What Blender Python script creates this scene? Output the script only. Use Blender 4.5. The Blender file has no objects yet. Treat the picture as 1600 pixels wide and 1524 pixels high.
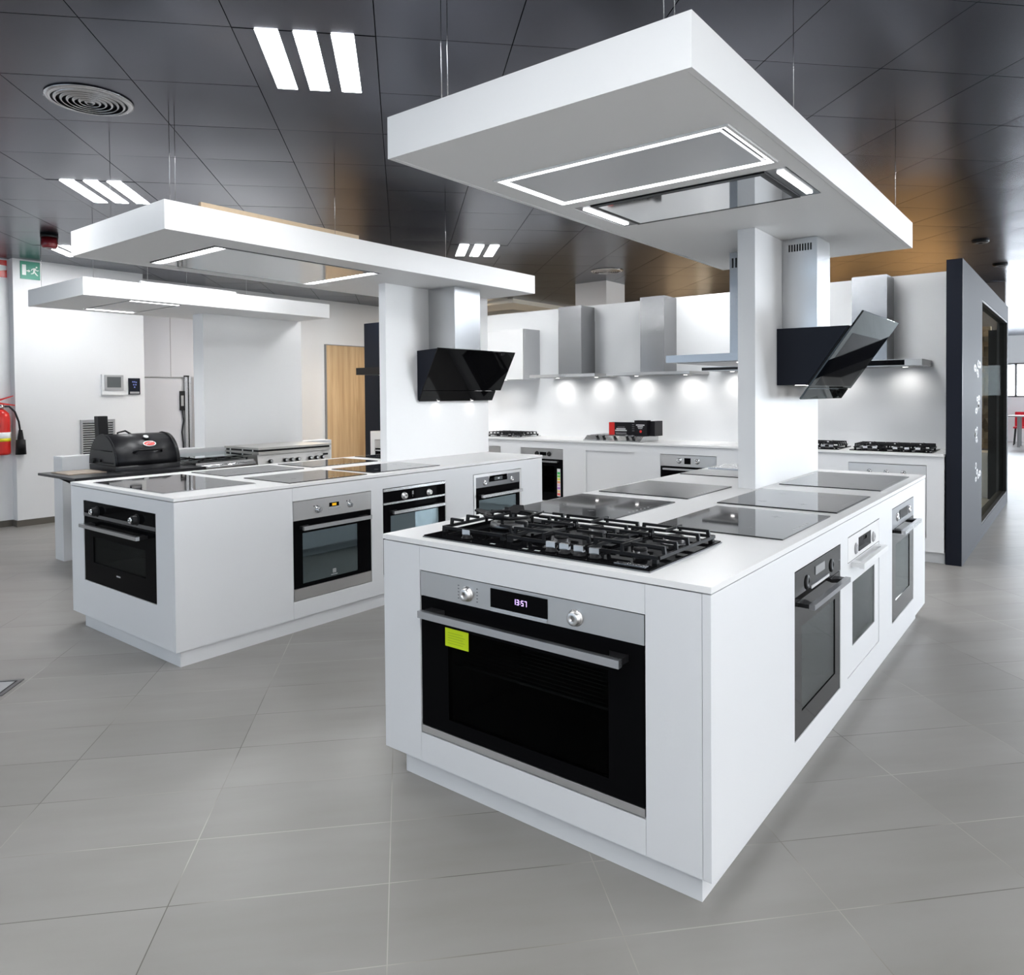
import bpy, bmesh, math, random
from mathutils import Vector, Matrix
random.seed(7)
C = bpy.context.scene.collection
SC = bpy.context.scene
PI = math.pi

# ------------------------------------------------------------------ camera
cam = bpy.data.cameras.new('camera')
cam.sensor_fit = 'HORIZONTAL'; cam.sensor_width = 36.0
cam.lens = 36.0 * 1139.81 / 1600.0
cam.shift_y = -(762.0 - 639.53) / 1600.0
cam.clip_start = 0.05; cam.clip_end = 120
camo = bpy.data.objects.new('camera', cam); C.objects.link(camo)
_F = Vector((-0.61816733, 0.78581625, -0.01902555))
_R = Vector((0.78602854, 0.61813584, -0.00819801))
_U = Vector((-0.00531824, 0.02002237, 0.99978539))
camo.matrix_world = Matrix(((_R.x, _U.x, -_F.x, 0), (_R.y, _U.y, -_F.y, 0), (_R.z, _U.z, -_F.z, 1.407), (0, 0, 0, 1)))
SC.camera = camo

# ------------------------------------------------------------------ world, exposure
w = bpy.data.worlds.new('world'); SC.world = w; w.use_nodes = True
w.node_tree.nodes['Background'].inputs[0].default_value = (0.75, 0.87, 1, 1)
w.node_tree.nodes['Background'].inputs[1].default_value = 1.0
SC.view_settings.view_transform = 'Standard'; SC.view_settings.look = 'None'
SC.view_settings.gamma = 1.0; SC.view_settings.use_curve_mapping = False
SC.view_settings.exposure = -0.30
LAMP = 60.0       # ceiling luminaire diffusers
DAY = 4.6         # daylight panes
LED = 14.0        # hood led strips
SC.cycles.max_bounces = 8; SC.cycles.diffuse_bounces = 5; SC.cycles.glossy_bounces = 5
SC.cycles.transmission_bounces = 6; SC.cycles.transparent_max_bounces = 10
SC.cycles.caustics_reflective = False; SC.cycles.caustics_refractive = False
SC.cycles.sample_clamp_indirect = 6.0
SC.cycles.use_denoising = True

# ------------------------------------------------------------------ materials
def mat(name, col, rough=0.5, metal=0.0, ior=1.5, coat=0.0, bump=None, spec=0.5, vary=None):
    m = bpy.data.materials.new(name); m.use_nodes = True
    nt = m.node_tree; b = nt.nodes['Principled BSDF']
    b.inputs['Base Color'].default_value = (*col, 1); b.inputs['Roughness'].default_value = rough
    b.inputs['Metallic'].default_value = metal; b.inputs['IOR'].default_value = ior
    b.inputs['Coat Weight'].default_value = coat; b.inputs['Specular IOR Level'].default_value = spec
    if bump or vary:
        tc = nt.nodes.new('ShaderNodeTexCoord'); mp = nt.nodes.new('ShaderNodeMapping')
        nt.links.new(tc.outputs['Object'], mp.inputs[0])
        nz = nt.nodes.new('ShaderNodeTexNoise'); nt.links.new(mp.outputs[0], nz.inputs[0])
        sc = bump[0] if bump else vary[0]
        mp.inputs['Scale'].default_value = sc; nz.inputs['Scale'].default_value = 1; nz.inputs['Detail'].default_value = 4
        if bump:
            bp = nt.nodes.new('ShaderNodeBump'); bp.inputs['Strength'].default_value = bump[1]
            bp.inputs['Distance'].default_value = bump[2]
            nt.links.new(nz.outputs[0], bp.inputs['Height']); nt.links.new(bp.outputs[0], b.inputs['Normal'])
        if vary:
            mx = nt.nodes.new('ShaderNodeMix'); mx.data_type = 'RGBA'
            mx.inputs[6].default_value = (*[c * vary[1] for c in col], 1); mx.inputs[7].default_value = (*[min(1, c * vary[2]) for c in col], 1)
            nt.links.new(nz.outputs[0], mx.inputs[0]); nt.links.new(mx.outputs[2], b.inputs['Base Color'])
    return m
def emit(name, col, s):
    m = bpy.data.materials.new(name); m.use_nodes = True; nt = m.node_tree
    nt.nodes.clear(); e = nt.nodes.new('ShaderNodeEmission'); o = nt.nodes.new('ShaderNodeOutputMaterial')
    e.inputs[0].default_value = (*col, 1); e.inputs[1].default_value = s; nt.links.new(e.outputs[0], o.inputs[0])
    return m
def glass(name, tint, mixf, rough=0.02, ior=1.5, gc=(.95, 1, 1)):
    """thin pane: tinted transparency with a glossy reflection by Fresnel"""
    m = bpy.data.materials.new(name); m.use_nodes = True; nt = m.node_tree; nt.nodes.clear()
    t = nt.nodes.new('ShaderNodeBsdfTransparent'); t.inputs[0].default_value = (*tint, 1)
    g = nt.nodes.new('ShaderNodeBsdfGlossy'); g.inputs['Roughness'].default_value = rough; g.inputs[0].default_value = (*gc, 1)
    f = nt.nodes.new('ShaderNodeFresnel'); f.inputs[0].default_value = ior
    mul = nt.nodes.new('ShaderNodeMath'); mul.operation = 'MULTIPLY'; mul.inputs[1].default_value = mixf; mul.use_clamp = True
    mx = nt.nodes.new('ShaderNodeMixShader'); o = nt.nodes.new('ShaderNodeOutputMaterial')
    nt.links.new(f.outputs[0], mul.inputs[0]); nt.links.new(mul.outputs[0], mx.inputs[0])
    nt.links.new(t.outputs[0], mx.inputs[1]); nt.links.new(g.outputs[0], mx.inputs[2]); nt.links.new(mx.outputs[0], o.inputs[0])
    return m

M = {}
M['lacquer'] = mat('white_lacquer', (.70, .71, .725), .42)
M['top'] = mat('white_worktop', (.78, .78, .78), .30)
M['paint'] = mat('white_wall_paint', (.74, .745, .755), .6, bump=((30, 30, 30), .03, .01))
M['brightpaint'] = mat('bright_white_panel', (.90, .905, .91), .45)
M['warmpaint'] = mat('cream_paint', (.90, .86, .78), .6)
M['canopy'] = mat('white_canopy', (.95, .95, .95), .45)
M['steel'] = mat('brushed_steel', (.56, .565, .57), .27, 1.0)
M['rangesteel'] = mat('satin_range_steel', (.60, .59, .57), .48, 1.0)
M['chimneysteel'] = mat('grey_brushed_steel', (.33, .33, .335), .26, 1.0, bump=((3, 3, 260), .05, .002))
M['steelh'] = mat('brushed_steel_long_grain', (.70, .69, .68), .32, 1.0)
M['darksteel'] = mat('dark_steel', (.20, .20, .205), .32, 1.0)
M['chrome'] = mat('chrome', (.80, .80, .80), .10, 1.0)
M['alu'] = mat('satin_aluminium', (.66, .66, .67), .25, 1.0)
M['blackglass'] = mat('black_glass', (.0035, .0035, .004), .03, ior=1.10, spec=.3)
M['hoodglass'] = mat('black_hood_glass', (.004, .004, .0045), .025, ior=1.25)
M['hobglass'] = mat('hob_glass', (.012, .012, .013), .035, ior=1.52)
M['greyhob'] = mat('grey_hob_glass', (.05, .05, .052), .12, ior=1.52)
M['black'] = mat('matt_black', (.008, .008, .009), .45, spec=.25)
M['blackpaint'] = mat('heat_resistant_black_paint', (.009, .009, .011), .36, spec=.35, bump=((120, 120, 120), .05, .003))
M['iron'] = mat('cast_iron', (.007, .007, .008), .5, spec=.22)
M['navy'] = mat('dark_navy_panel', (.009, .011, .018), .42, spec=.15)
M['anthracite'] = mat('anthracite_satin_metal', (.085, .088, .095), .6, .0, spec=.07)
M['cavity'] = mat('oven_enamel', (.018, .018, .02), .4)
M['rack'] = mat('rack_wire', (.45, .45, .45), .25, 1.0)
M['ovenwin'] = glass('oven_window_glass', (.34, .35, .35), .25, .015, 1.2)
M['ovenwingrey'] = glass('grey_oven_window_glass', (.45, .45, .45), .75, .02, 1.5)
M['greyglass'] = mat('grey_black_glass', (.010, .010, .010), .04, ior=1.27)
M['ovenwinteal'] = glass('tinted_oven_window_glass', (.40, .45, .45), 4.2, .015, 1.6, (.74, .93, 1))
M['smoked'] = glass('smoked_glass', (.12, .12, .115), .6, .01, 1.5)
M['clear'] = glass('clear_glass', (.80, .82, .80), .008, .0, 1.5)
M['lid'] = glass('cooker_lid_glass', (.55, .58, .57), 1.6, .02, 1.5)
M['white'] = mat('white_plastic', (.75, .76, .77), .35)
M['grey'] = mat('grey_plastic', (.35, .35, .36), .4)
M['midgrey'] = mat('mid_grey', (.22, .22, .225), .4)
M['red'] = mat('red_enamel', (.62, .02, .015), .3)
M['chairred'] = mat('red_seat', (.75, .01, .03), .4)
M['green'] = mat('safety_green', (.01, .25, .16), .4)
M['yellow'] = mat('yellow_sticker', (.62, .80, .0), .5)
M['beige'] = mat('plywood', (.62, .48, .33), .6, vary=((2, 30, 30), .85, 1.1))
M['lamp'] = emit('lamp_diffuser', (.97, .985, 1), LAMP)
M['lampwarm'] = emit('warm_lamp_diffuser', (1, .78, .52), LAMP)
M['led'] = emit('led_strip', (.95, .97, 1), LED)
M['spot'] = emit('hood_lamp_lens', (1, .98, .96), 12)
M['day'] = emit('daylight_pane', (.95, .97, 1), DAY * .92)
M['dayfar'] = emit('daylight_far_pane', (.84, .92, 1), DAY * 5)
M['dayfront'] = emit('daylight_front_pane', (.55, .75, 1), DAY * .12)
M['dayfrontleft'] = emit('daylight_front_left_pane', (.66, .82, 1), DAY * .75)
M['violet'] = emit('violet_digits', (.62, .45, 1), 2.6)
M['orange'] = emit('orange_display', (1, .55, .03), 1.1)
M['bluelit'] = emit('blue_keys', (.35, .42, 1), .6)
M['whitelit'] = emit('white_symbol', (.9, .95, 1), .9)
M['darkscreen'] = mat('grey_screen', (.09, .10, .105), .2)
M['print'] = mat('pale_print', (.55, .55, .56), .5)

def wood(name, c1, c2, scale, plank):
    m = bpy.data.materials.new(name); m.use_nodes = True; nt = m.node_tree; b = nt.nodes['Principled BSDF']
    tc = nt.nodes.new('ShaderNodeTexCoord'); mp = nt.nodes.new('ShaderNodeMapping'); mp.inputs['Scale'].default_value = scale
    nt.links.new(tc.outputs['Object'], mp.inputs[0])
    nz = nt.nodes.new('ShaderNodeTexNoise'); nz.inputs['Scale'].default_value = 1; nz.inputs['Detail'].default_value = 6; nz.inputs['Distortion'].default_value = .6
    nt.links.new(mp.outputs[0], nz.inputs[0])
    mp2 = nt.nodes.new('ShaderNodeMapping'); mp2.inputs['Scale'].default_value = plank; nt.links.new(tc.outputs['Object'], mp2.inputs[0])
    vo = nt.nodes.new('ShaderNodeTexVoronoi'); vo.inputs['Scale'].default_value = 1; nt.links.new(mp2.outputs[0], vo.inputs[0])
    ad = nt.nodes.new('ShaderNodeMix'); ad.data_type = 'FLOAT'; ad.inputs[0].default_value = .3
    nt.links.new(nz.outputs[0], ad.inputs[2]); nt.links.new(vo.outputs['Color'], ad.inputs[3])
    cr = nt.nodes.new('ShaderNodeValToRGB'); cr.color_ramp.elements[0].position = .3; cr.color_ramp.elements[1].position = .7
    cr.color_ramp.elements[0].color = (*c1, 1); cr.color_ramp.elements[1].color = (*c2, 1)
    nt.links.new(ad.outputs[0], cr.inputs[0]); nt.links.new(cr.outputs[0], b.inputs['Base Color']); b.inputs['Roughness'].default_value = .5
    return m
M['oak'] = wood('oak_door', (.36, .225, .11), (.60, .43, .25), (1, 14, .9), (.1, 7, .1))
M['timber'] = wood('timber_cladding', (.36, .25, .14), (.62, .48, .30), (14, 1, .9), (5, .1, .1))

# grid directions of the floor and ceiling tiles
GA = math.radians(136.72)
E1 = Vector((math.cos(GA), math.sin(GA), 0)); E2 = Vector((E1.y, -E1.x, 0))

def floor_mat():
    m = bpy.data.materials.new('porcelain_floor_tiles'); m.use_nodes = True; nt = m.node_tree; b = nt.nodes['Principled BSDF']
    L = nt.links.new; N = nt.nodes.new
    tc = N('ShaderNodeTexCoord')
    def dot(v):
        n = N('ShaderNodeVectorMath'); n.operation = 'DOT_PRODUCT'; n.inputs[1].default_value = v; L(tc.outputs['Object'], n.inputs[0]); return n.outputs['Value']
    cb = N('ShaderNodeCombineXYZ')
    def off(o, k):
        n = N('ShaderNodeMath'); n.operation = 'ADD'; n.inputs[1].default_value = k; L(o, n.inputs[0]); return n.outputs[0]
    L(off(dot(E2), .053 + 30 * .605), cb.inputs[0]); L(off(dot(E1), -1.805 + 60 * .308), cb.inputs[1])
    br = N('ShaderNodeTexBrick'); br.offset = 0; br.squash = 1; L(cb.outputs[0], br.inputs[0])
    br.inputs['Scale'].default_value = 1; br.inputs['Brick Width'].default_value = .605; br.inputs['Row Height'].default_value = .308
    br.inputs['Mortar Size'].default_value = .0016; br.inputs['Mortar Smooth'].default_value = .1; br.inputs['Bias'].default_value = 0
    br.inputs['Color1'].default_value = (.238, .229, .218, 1); br.inputs['Color2'].default_value = (.272, .262, .250, 1)
    # grout colour: dark in places, pale in places
    ng = N('ShaderNodeTexNoise'); ng.inputs['Scale'].default_value = 1.3; L(tc.outputs['Object'], ng.inputs[0])
    cg = N('ShaderNodeValToRGB'); cg.color_ramp.elements[0].position = .44; cg.color_ramp.elements[1].position = .6
    cg.color_ramp.elements[0].color = (.09, .08, .07, 1); cg.color_ramp.elements[1].color = (.42, .40, .37, 1); L(ng.outputs[0], cg.inputs[0])
    L(cg.outputs[0], br.inputs['Mortar'])
    # cloudy streaks along the tile length
    mp = N('ShaderNodeMapping'); mp.inputs['Scale'].default_value = (1.6, 7, 1); L(cb.outputs[0], mp.inputs[0])
    nz = N('ShaderNodeTexNoise'); nz.inputs['Scale'].default_value = 1; nz.inputs['Detail'].default_value = 6; L(mp.outputs[0], nz.inputs[0])
    mx = N('ShaderNodeMix'); mx.data_type = 'RGBA'; mx.blend_type = 'MULTIPLY'; mx.inputs[0].default_value = 1
    cr = N('ShaderNodeValToRGB'); cr.color_ramp.elements[0].position = .25; cr.color_ramp.elements[1].position = .75
    cr.color_ramp.elements[0].color = (.84, .83, .81, 1); cr.color_ramp.elements[1].color = (1.0, 1.0, 1.0, 1); L(nz.outputs[0], cr.inputs[0])
    L(br.outputs[0], mx.inputs[6]); L(cr.outputs[0], mx.inputs[7]); L(mx.outputs[2], b.inputs['Base Color'])
    b.inputs['Roughness'].default_value = .36
    return m
M['floor'] = floor_mat()
M['ceil'] = mat('metal_ceiling_tile', (.092, .097, .122), .27, 1.0, bump=((1.1, 1.1, 1.1), .02, .02))
M['void'] = mat('ceiling_void', (.015, .015, .015), .8)

# ------------------------------------------------------------------ mesh helpers
def BM(): return bmesh.new()
def add_box(bm, x0, x1, y0, y1, z0, z1):
    v = [bm.verts.new(p) for p in ((x0,y0,z0),(x1,y0,z0),(x1,y1,z0),(x0,y1,z0),(x0,y0,z1),(x1,y0,z1),(x1,y1,z1),(x0,y1,z1))]
    for f in ((0,3,2,1),(4,5,6,7),(0,1,5,4),(1,2,6,5),(2,3,7,6),(3,0,4,7)): bm.faces.new([v[i] for i in f])
    return bm
def box(*a): return add_box(BM(), *a)
def add_cyl(bm, p0, p1, r0, r1=None, seg=20):
    r1 = r0 if r1 is None else r1
    p0, p1 = Vector(p0), Vector(p1); d = (p1 - p0).normalized()
    a = d.orthogonal().normalized(); b = d.cross(a)
    A, B = [], []
    for i in range(seg):
        t = 2 * PI * i / seg; o = a * math.cos(t) + b * math.sin(t)
        A.append(bm.verts.new(p0 + o * r0)); B.append(bm.verts.new(p1 + o * r1))
    for i in range(seg):
        f = bm.faces.new((A[i], A[(i+1) % seg], B[(i+1) % seg], B[i])); f.smooth = True
    bm.faces.new(A[::-1]); bm.faces.new(B)
    return bm
def cyl(*a, **k): return add_cyl(BM(), *a, **k)
def add_tube(bm, pts, r, seg=8):
    pts = [Vector(p) for p in pts]; rings = []; prev = None
    for i, p in enumerate(pts):
        d = (pts[min(i+1, len(pts)-1)] - pts[max(i-1, 0)]).normalized()
        a = d.orthogonal().normalized() if prev is None else (prev - d * prev.dot(d)).normalized()
        prev = a; b = d.cross(a)
        rings.append([bm.verts.new(p + (a * math.cos(2*PI*k/seg) + b * math.sin(2*PI*k/seg)) * r) for k in range(seg)])
    for R0, R1 in zip(rings, rings[1:]):
        for k in range(seg):
            f = bm.faces.new((R0[k], R0[(k+1) % seg], R1[(k+1) % seg], R1[k])); f.smooth = True
    bm.faces.new(rings[0][::-1]); bm.faces.new(rings[-1])
    return bm
def add_prism(bm, poly, axis, a0, a1, smooth=False):
    """poly of (u,v); axis x: (a,u,v), y: (u,a,v), z: (u,v,a)"""
    def P(u, v, a): return {'x': (a, u, v), 'y': (u, a, v), 'z': (u, v, a)}[axis]
    A = [bm.verts.new(P(u, v, a0)) for u, v in poly]; B = [bm.verts.new(P(u, v, a1)) for u, v in poly]
    n = len(poly)
    fs = [bm.faces.new((A[i], A[(i+1) % n], B[(i+1) % n], B[i])) for i in range(n)]
    if smooth:
        for f in fs: f.smooth = True
    bm.faces.new(A[::-1]); bm.faces.new(B)
    bmesh.ops.recalc_face_normals(bm, faces=bm.faces[:])
    return bm
def prism(*a, **k): return add_prism(BM(), *a, **k)
def add_lathe(bm, prof, c=(0, 0, 0), seg=28, axis='z', ring=False):
    rings = []
    for r, h in prof:
        ring = []
        for k in range(seg):
            t = 2 * PI * k / seg
            p = (r*math.cos(t), r*math.sin(t), h) if axis == 'z' else (r*math.cos(t), -h, r*math.sin(t))
            ring.append(bm.verts.new((c[0]+p[0], c[1]+p[1], c[2]+p[2])))
        rings.append(ring)
    for R0, R1 in zip(rings, rings[1:] + ([rings[0]] if ring else [])):
        for k in range(seg):
            f = bm.faces.new((R0[k], R0[(k+1) % seg], R1[(k+1) % seg], R1[k])); f.smooth = True
    if not ring: bm.faces.new(rings[0][::-1]); bm.faces.new(rings[-1])
    bmesh.ops.recalc_face_normals(bm, faces=bm.faces[:])
    return bm
def lathe(*a, **k): return add_lathe(BM(), *a, **k)
def add_frame(bm, x0, x1, z0, z1, t, y0, y1):
    """rectangular ring in the xz plane, t thick inwards"""
    add_box(bm, x0, x1, y0, y1, z1-t, z1); add_box(bm, x0, x1, y0, y1, z0, z0+t)
    add_box(bm, x0, x0+t, y0, y1, z0+t, z1-t); add_box(bm, x1-t, x1, y0, y1, z0+t, z1-t)
    return bm
def sheet(u0, u1, v0, v1, holes, axis, a0, a1):
    """board with rectangular holes; axis 'y': u=x v=z a=y; axis 'x': u=y v=z a=x; axis 'z': u=x v=y a=z"""
    bm = BM()
    us = sorted({u0, u1, *[h[0] for h in holes], *[h[1] for h in holes]}); vs = sorted({v0, v1, *[h[2] for h in holes], *[h[3] for h in holes]})
    us = [u for u in us if u0 <= u <= u1]; vs = [v for v in vs if v0 <= v <= v1]
    nu, nv = len(us)-1, len(vs)-1
    solid = [[not any(h[0] < (us[i]+us[i+1])/2 < h[1] and h[2] < (vs[j]+vs[j+1])/2 < h[3] for h in holes) for j in range(nv)] for i in range(nu)]
    cache = {}
    def V(i, j, a):
        k = (i, j, a)
        if k not in cache:
            u, v, q = us[i], vs[j], (a0, a1)[a]
            cache[k] = bm.verts.new({'y': (u, q, v), 'x': (q, u, v), 'z': (u, v, q)}[axis])
        return cache[k]
    S = lambda i, j: 0 <= i < nu and 0 <= j < nv and solid[i][j]
    for i in range(nu):
        for j in range(nv):
            if not S(i, j): continue
            for a in (0, 1): bm.faces.new((V(i,j,a), V(i+1,j,a), V(i+1,j+1,a), V(i,j+1,a)))
            if not S(i-1, j): bm.faces.new((V(i,j,0), V(i,j+1,0), V(i,j+1,1), V(i,j,1)))
            if not S(i+1, j): bm.faces.new((V(i+1,j,0), V(i+1,j+1,0), V(i+1,j+1,1), V(i+1,j,1)))
            if not S(i, j-1): bm.faces.new((V(i,j,0), V(i+1,j,0), V(i+1,j,1), V(i,j,1)))
            if not S(i, j+1): bm.faces.new((V(i,j+1,0), V(i+1,j+1,0), V(i+1,j+1,1), V(i,j+1,1)))
    bmesh.ops.recalc_face_normals(bm, faces=bm.faces[:])
    return bm
def obj(name, bm, m, parent=None, bevel=0, seg=1, loc=None, rot=None, label=None):
    if bevel:
        es = [e for e in bm.edges if len(e.link_faces) == 2 and e.calc_face_angle(0) > .5]
        bmesh.ops.bevel(bm, geom=es, offset=bevel, segments=seg, affect='EDGES', clamp_overlap=True)
    me = bpy.data.meshes.new(name); bm.to_mesh(me); bm.free()
    me.materials.append(m if not isinstance(m, str) else M[m])
    o = bpy.data.objects.new(name, me); C.objects.link(o)
    if parent: o.parent = parent
    if loc: o.location = loc
    if rot: o.rotation_euler = rot
    if label: o['label'] = label
    return o
def tag(o, label, cat, group=None, kind=None):
    o['label'] = label; o['category'] = cat
    if group: o['group'] = group
    if kind: o['kind'] = kind
    return o
def thing(name, label, cat, loc=(0, 0, 0), rotz=0, group=None):
    o = bpy.data.objects.new(name, None); C.objects.link(o); o.empty_display_size = .1
    o.location = loc; o.rotation_euler = (0, 0, rotz)
    return tag(o, label, cat, group)
def struct(name, bm, m, label, cat, parent=None):
    o = obj(name, bm, m, parent); o['kind'] = 'structure'
    if parent is None: o['label'] = label; o['category'] = cat
    return o
def copy_tree(o, parent=None):
    c = o.copy(); C.objects.link(c)
    if parent: c.parent = parent
    for ch in [x for x in SC.objects if x.parent == o]: copy_tree(ch, c)
    return c

# ------------------------------------------------------------------ setting
CZ = 2.956
RX0, RX1, RY0, RY1 = -9.6, 7.0, -5.0, 24.6
struct('floor', box(RX0-.2, RX1+.2, RY0-.2, RY1+.2, -.1, 0), 'floor', 'grey beige rectangular floor tiles laid diagonally to the islands', 'floor')

def ceiling():
    bm = BM(); T = .594; g = .0022; n = 5
    rnd = random.Random(3)
    lights = {(0, -1), (4, -4), (7, 1), (8, -6)}
    for i in range(-20, 50):
        for j in range(-40, 40):
            a0 = 3.217 + i*T; b0 = -.691 + (j+1)*T
            c = E1*(a0+T/2) + E2*(b0+T/2)
            if not (RX0-.5 < c.x < RX1+.5 and RY0-.5 < c.y < RY1+.5): continue
            if c.x < -7.5 and c.y > 9.1: continue
            flat = (i, j) in lights
            tx, ty = rnd.uniform(-.0011, .0011), rnd.uniform(-.0011, .0011); sg = 0 if flat else rnd.uniform(.0006, .0030)
            if flat: tx = ty = 0
            grid = []
            for p in range(n+1):
                row = []
                for q in range(n+1):
                    u, v = p/n, q/n
                    z = CZ + tx*(u-.5) + ty*(v-.5) - sg*math.sin(PI*u)*math.sin(PI*v)
                    P = E1*(a0+g+(T-2*g)*u) + E2*(b0+g+(T-2*g)*v)
                    row.append(bm.verts.new((P.x, P.y, z)))
                grid.append(row)
            for p in range(n):
                for q in range(n):
                    f = bm.faces.new((grid[p][q], grid[p][q+1], grid[p+1][q+1], grid[p+1][q])); f.smooth = True
            rim = [grid[p][0] for p in range(n+1)] + [grid[n][q] for q in range(1, n+1)] + [grid[p][n] for p in range(n-1, -1, -1)] + [grid[0][q] for q in range(n-1, 0, -1)]
            top = [bm.verts.new((v.co.x, v.co.y, CZ+.03)) for v in rim]; rim = [bm.verts.new(v.co) for v in rim]
            for k in range(len(rim)):
                bm.faces.new((rim[k], rim[(k+1) % len(rim)], top[(k+1) % len(rim)], top[k]))
    return bm
struct('ceiling', ceiling(), 'ceil', 'dark grey metal ceiling tiles laid in a diagonal grid', 'ceiling')
struct('ceiling_slab', box(RX0-.4, RX1+.4, RY0-.4, RY1+.4, CZ+.05, CZ+.15), 'void', 'dark slab above the metal ceiling tiles', 'ceiling')
# cream plasterboard ceiling with raised coves behind the back partition
bm = sheet(-9.6, -7.2, 9.2, 14.0, [(-9.2, -7.75, 9.9, 10.5), (-9.2, -7.75, 10.9, 11.6)], 'z', CZ-.07, CZ+.03)
struct('ceiling_bulkhead', bm, 'warmpaint', 'cream bulkhead ceiling with open slots beyond the back partition', 'ceiling')

struct('wall_left_pier', box(-9.56, -9.244, 2.926, 4.33, 0, CZ), 'paint', 'white pier projecting from the left wall with the exit sign', 'wall')
struct('wall_left', box(-9.56, -9.37, RY0, 2.926, 0, CZ), 'paint', 'white left wall behind the fire extinguisher', 'wall')
struct('wall_left_recess', box(-9.8, -9.6, 4.33, RY1, 0, CZ), 'paint', 'white recessed wall behind the third island', 'wall')
bb = BM()
add_box(bb, -9.37, -9.357, RY0, 2.926, 0, .07); add_box(bb, -9.244, -9.231, 2.913, 4.33, 0, .07); add_box(bb, -9.357, -9.244, 2.913, 2.926, 0, .07)
struct('baseboard_left', bb, mat('baseboard_tile', (.11, .10, .085), .35), 'dark brown tiled baseboard along the left wall', 'baseboard')
struct('wall_back', box(-6.62, -.895, 7.4, 7.5, 0, 2.462), 'brightpaint', 'low white back partition behind the hoods', 'wall')
def banded():  # bands invented for the ceiling to reflect; the wall itself is unseen
    m = bpy.data.materials.new('reflection_bands'); m.use_nodes = True; nt = m.node_tree; b = nt.nodes['Principled BSDF']
    tc = nt.nodes.new('ShaderNodeTexCoord'); sp = nt.nodes.new('ShaderNodeSeparateXYZ'); mr = nt.nodes.new('ShaderNodeMapRange')
    mr.inputs[1].default_value = -9.6; mr.inputs[2].default_value = -.9
    cr = nt.nodes.new('ShaderNodeValToRGB'); cr.color_ramp.interpolation = 'CONSTANT'; E_ = cr.color_ramp.elements
    cols = [(0, (.40, .36, .30)), (.22, (.62, .56, .48)), (.27, (.20, .17, .14)), (.40, (.36, .31, .25)), (.47, (.75, .72, .66)), (.50, (.26, .22, .17)), (.62, (.42, .34, .25)), (.68, (.18, .14, .10)), (.73, (.50, .33, .16)), (.93, (.12, .11, .11))]
    E_[0].position = 0; E_[0].color = (*cols[0][1], 1); E_[1].position = cols[1][0]; E_[1].color = (*cols[1][1], 1)
    for p, c in cols[2:]:
        e = E_.new(p); e.color = (*c, 1)
    L = nt.links.new; L(tc.outputs['Object'], sp.inputs[0]); L(sp.outputs[0], mr.inputs[0]); L(mr.outputs[0], cr.inputs[0]); L(cr.outputs[0], b.inputs['Base Color']); b.inputs['Roughness'].default_value = .55
    return m
struct('wall_rear', box(RX0, -.9, 12.4, 12.6, 0, CZ), banded(), 'unseen wall behind the partition, colour bands added for the ceiling reflections', 'wall')
fwins = [(-8.6, -5.4), (-4.9, -1.7), (-1.2, 2.0), (2.5, 5.7)]
struct('wall_front', sheet(RX0-.2, RX1+.2, 0, CZ, [(a, b, .5, 2.6) for a, b in fwins], 'y', RY0-.2, RY0), 'paint', 'white wall behind the viewer with shopfront windows', 'wall')
# far wall with window strip
struct('wall_far', sheet(-.9-8.9, RX1+.2, 0, CZ, [(-4.0, 6.6, 1.24, 2.19)], 'y', RY1, RY1+.2), 'paint', 'white far wall with a strip window', 'wall')
fw = BM()
add_frame(fw, -4.0, 6.6, 1.24, 2.19, .05, RY1-.01, RY1+.08)
for x in (-2.85, -1.53, -.2, 1.1, 2.4, 3.7, 5.0): add_box(fw, x-.03, x+.03, RY1-.01, RY1+.08, 1.24, 2.19)
o = struct('window_1', fw, 'midgrey', 'grey framed strip window in the far wall', 'window')
p_ = obj('window_pane', box(-3.95, 6.55, RY1+.03, RY1+.05, 1.29, 2.14), 'dayfar', o); p_['kind'] = 'structure'
# glazed shopfront on the right side, out of the photograph
wins = [(-4.4, -1.6), (-1.2, 1.6), (2.0, 4.8), (9.5, 13.0), (13.6, 17.0), (17.6, 21.0), (21.4, 24.0)]
struct('wall_right', sheet(RY0, RY1, 0, CZ, [(a, b, .25 if b < 8 else .05, 2.6) for a, b in wins], 'x', RX1, RX1+.2), 'paint', 'white right wall with shopfront windows', 'wall')
for k, (a, b) in enumerate(wins):
    z0 = .25 if b < 8 else .05
    bm = BM(); add_box(bm, RX1-.01, RX1+.08, a, a+.06, z0, 2.6); add_box(bm, RX1-.01, RX1+.08, b-.06, b, z0, 2.6)
    add_box(bm, RX1-.01, RX1+.08, a+.06, b-.06, z0, z0+.06); add_box(bm, RX1-.01, RX1+.08, a+.06, b-.06, 2.54, 2.6)
    o = struct('window_%d' % (k+2), bm, 'midgrey', 'shopfront window in the right wall, %s' % ['nearest the viewer', 'second', 'third', 'fourth', 'fifth', 'sixth', 'farthest'][k], 'window')
    q = obj('window_pane', box(RX1+.03, RX1+.05, a+.06, b-.06, z0+.06, 2.54), 'day' if b < 8 else 'dayfar', o); q['kind'] = 'structure'

for k, (a, b) in enumerate(fwins):
    o = struct('window_%d' % (k+9), add_frame(BM(), a, b, .5, 2.6, .06, RY0-.08, RY0+.01), 'midgrey', 'shopfront window behind the viewer, %s from the left' % ['first', 'second', 'third', 'fourth'][k], 'window')
    q = obj('window_pane', box(a+.06, b-.06, RY0-.05, RY0-.03, .56, 2.54), 'dayfrontleft' if k < 2 else 'dayfront', o); q['kind'] = 'structure'

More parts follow.
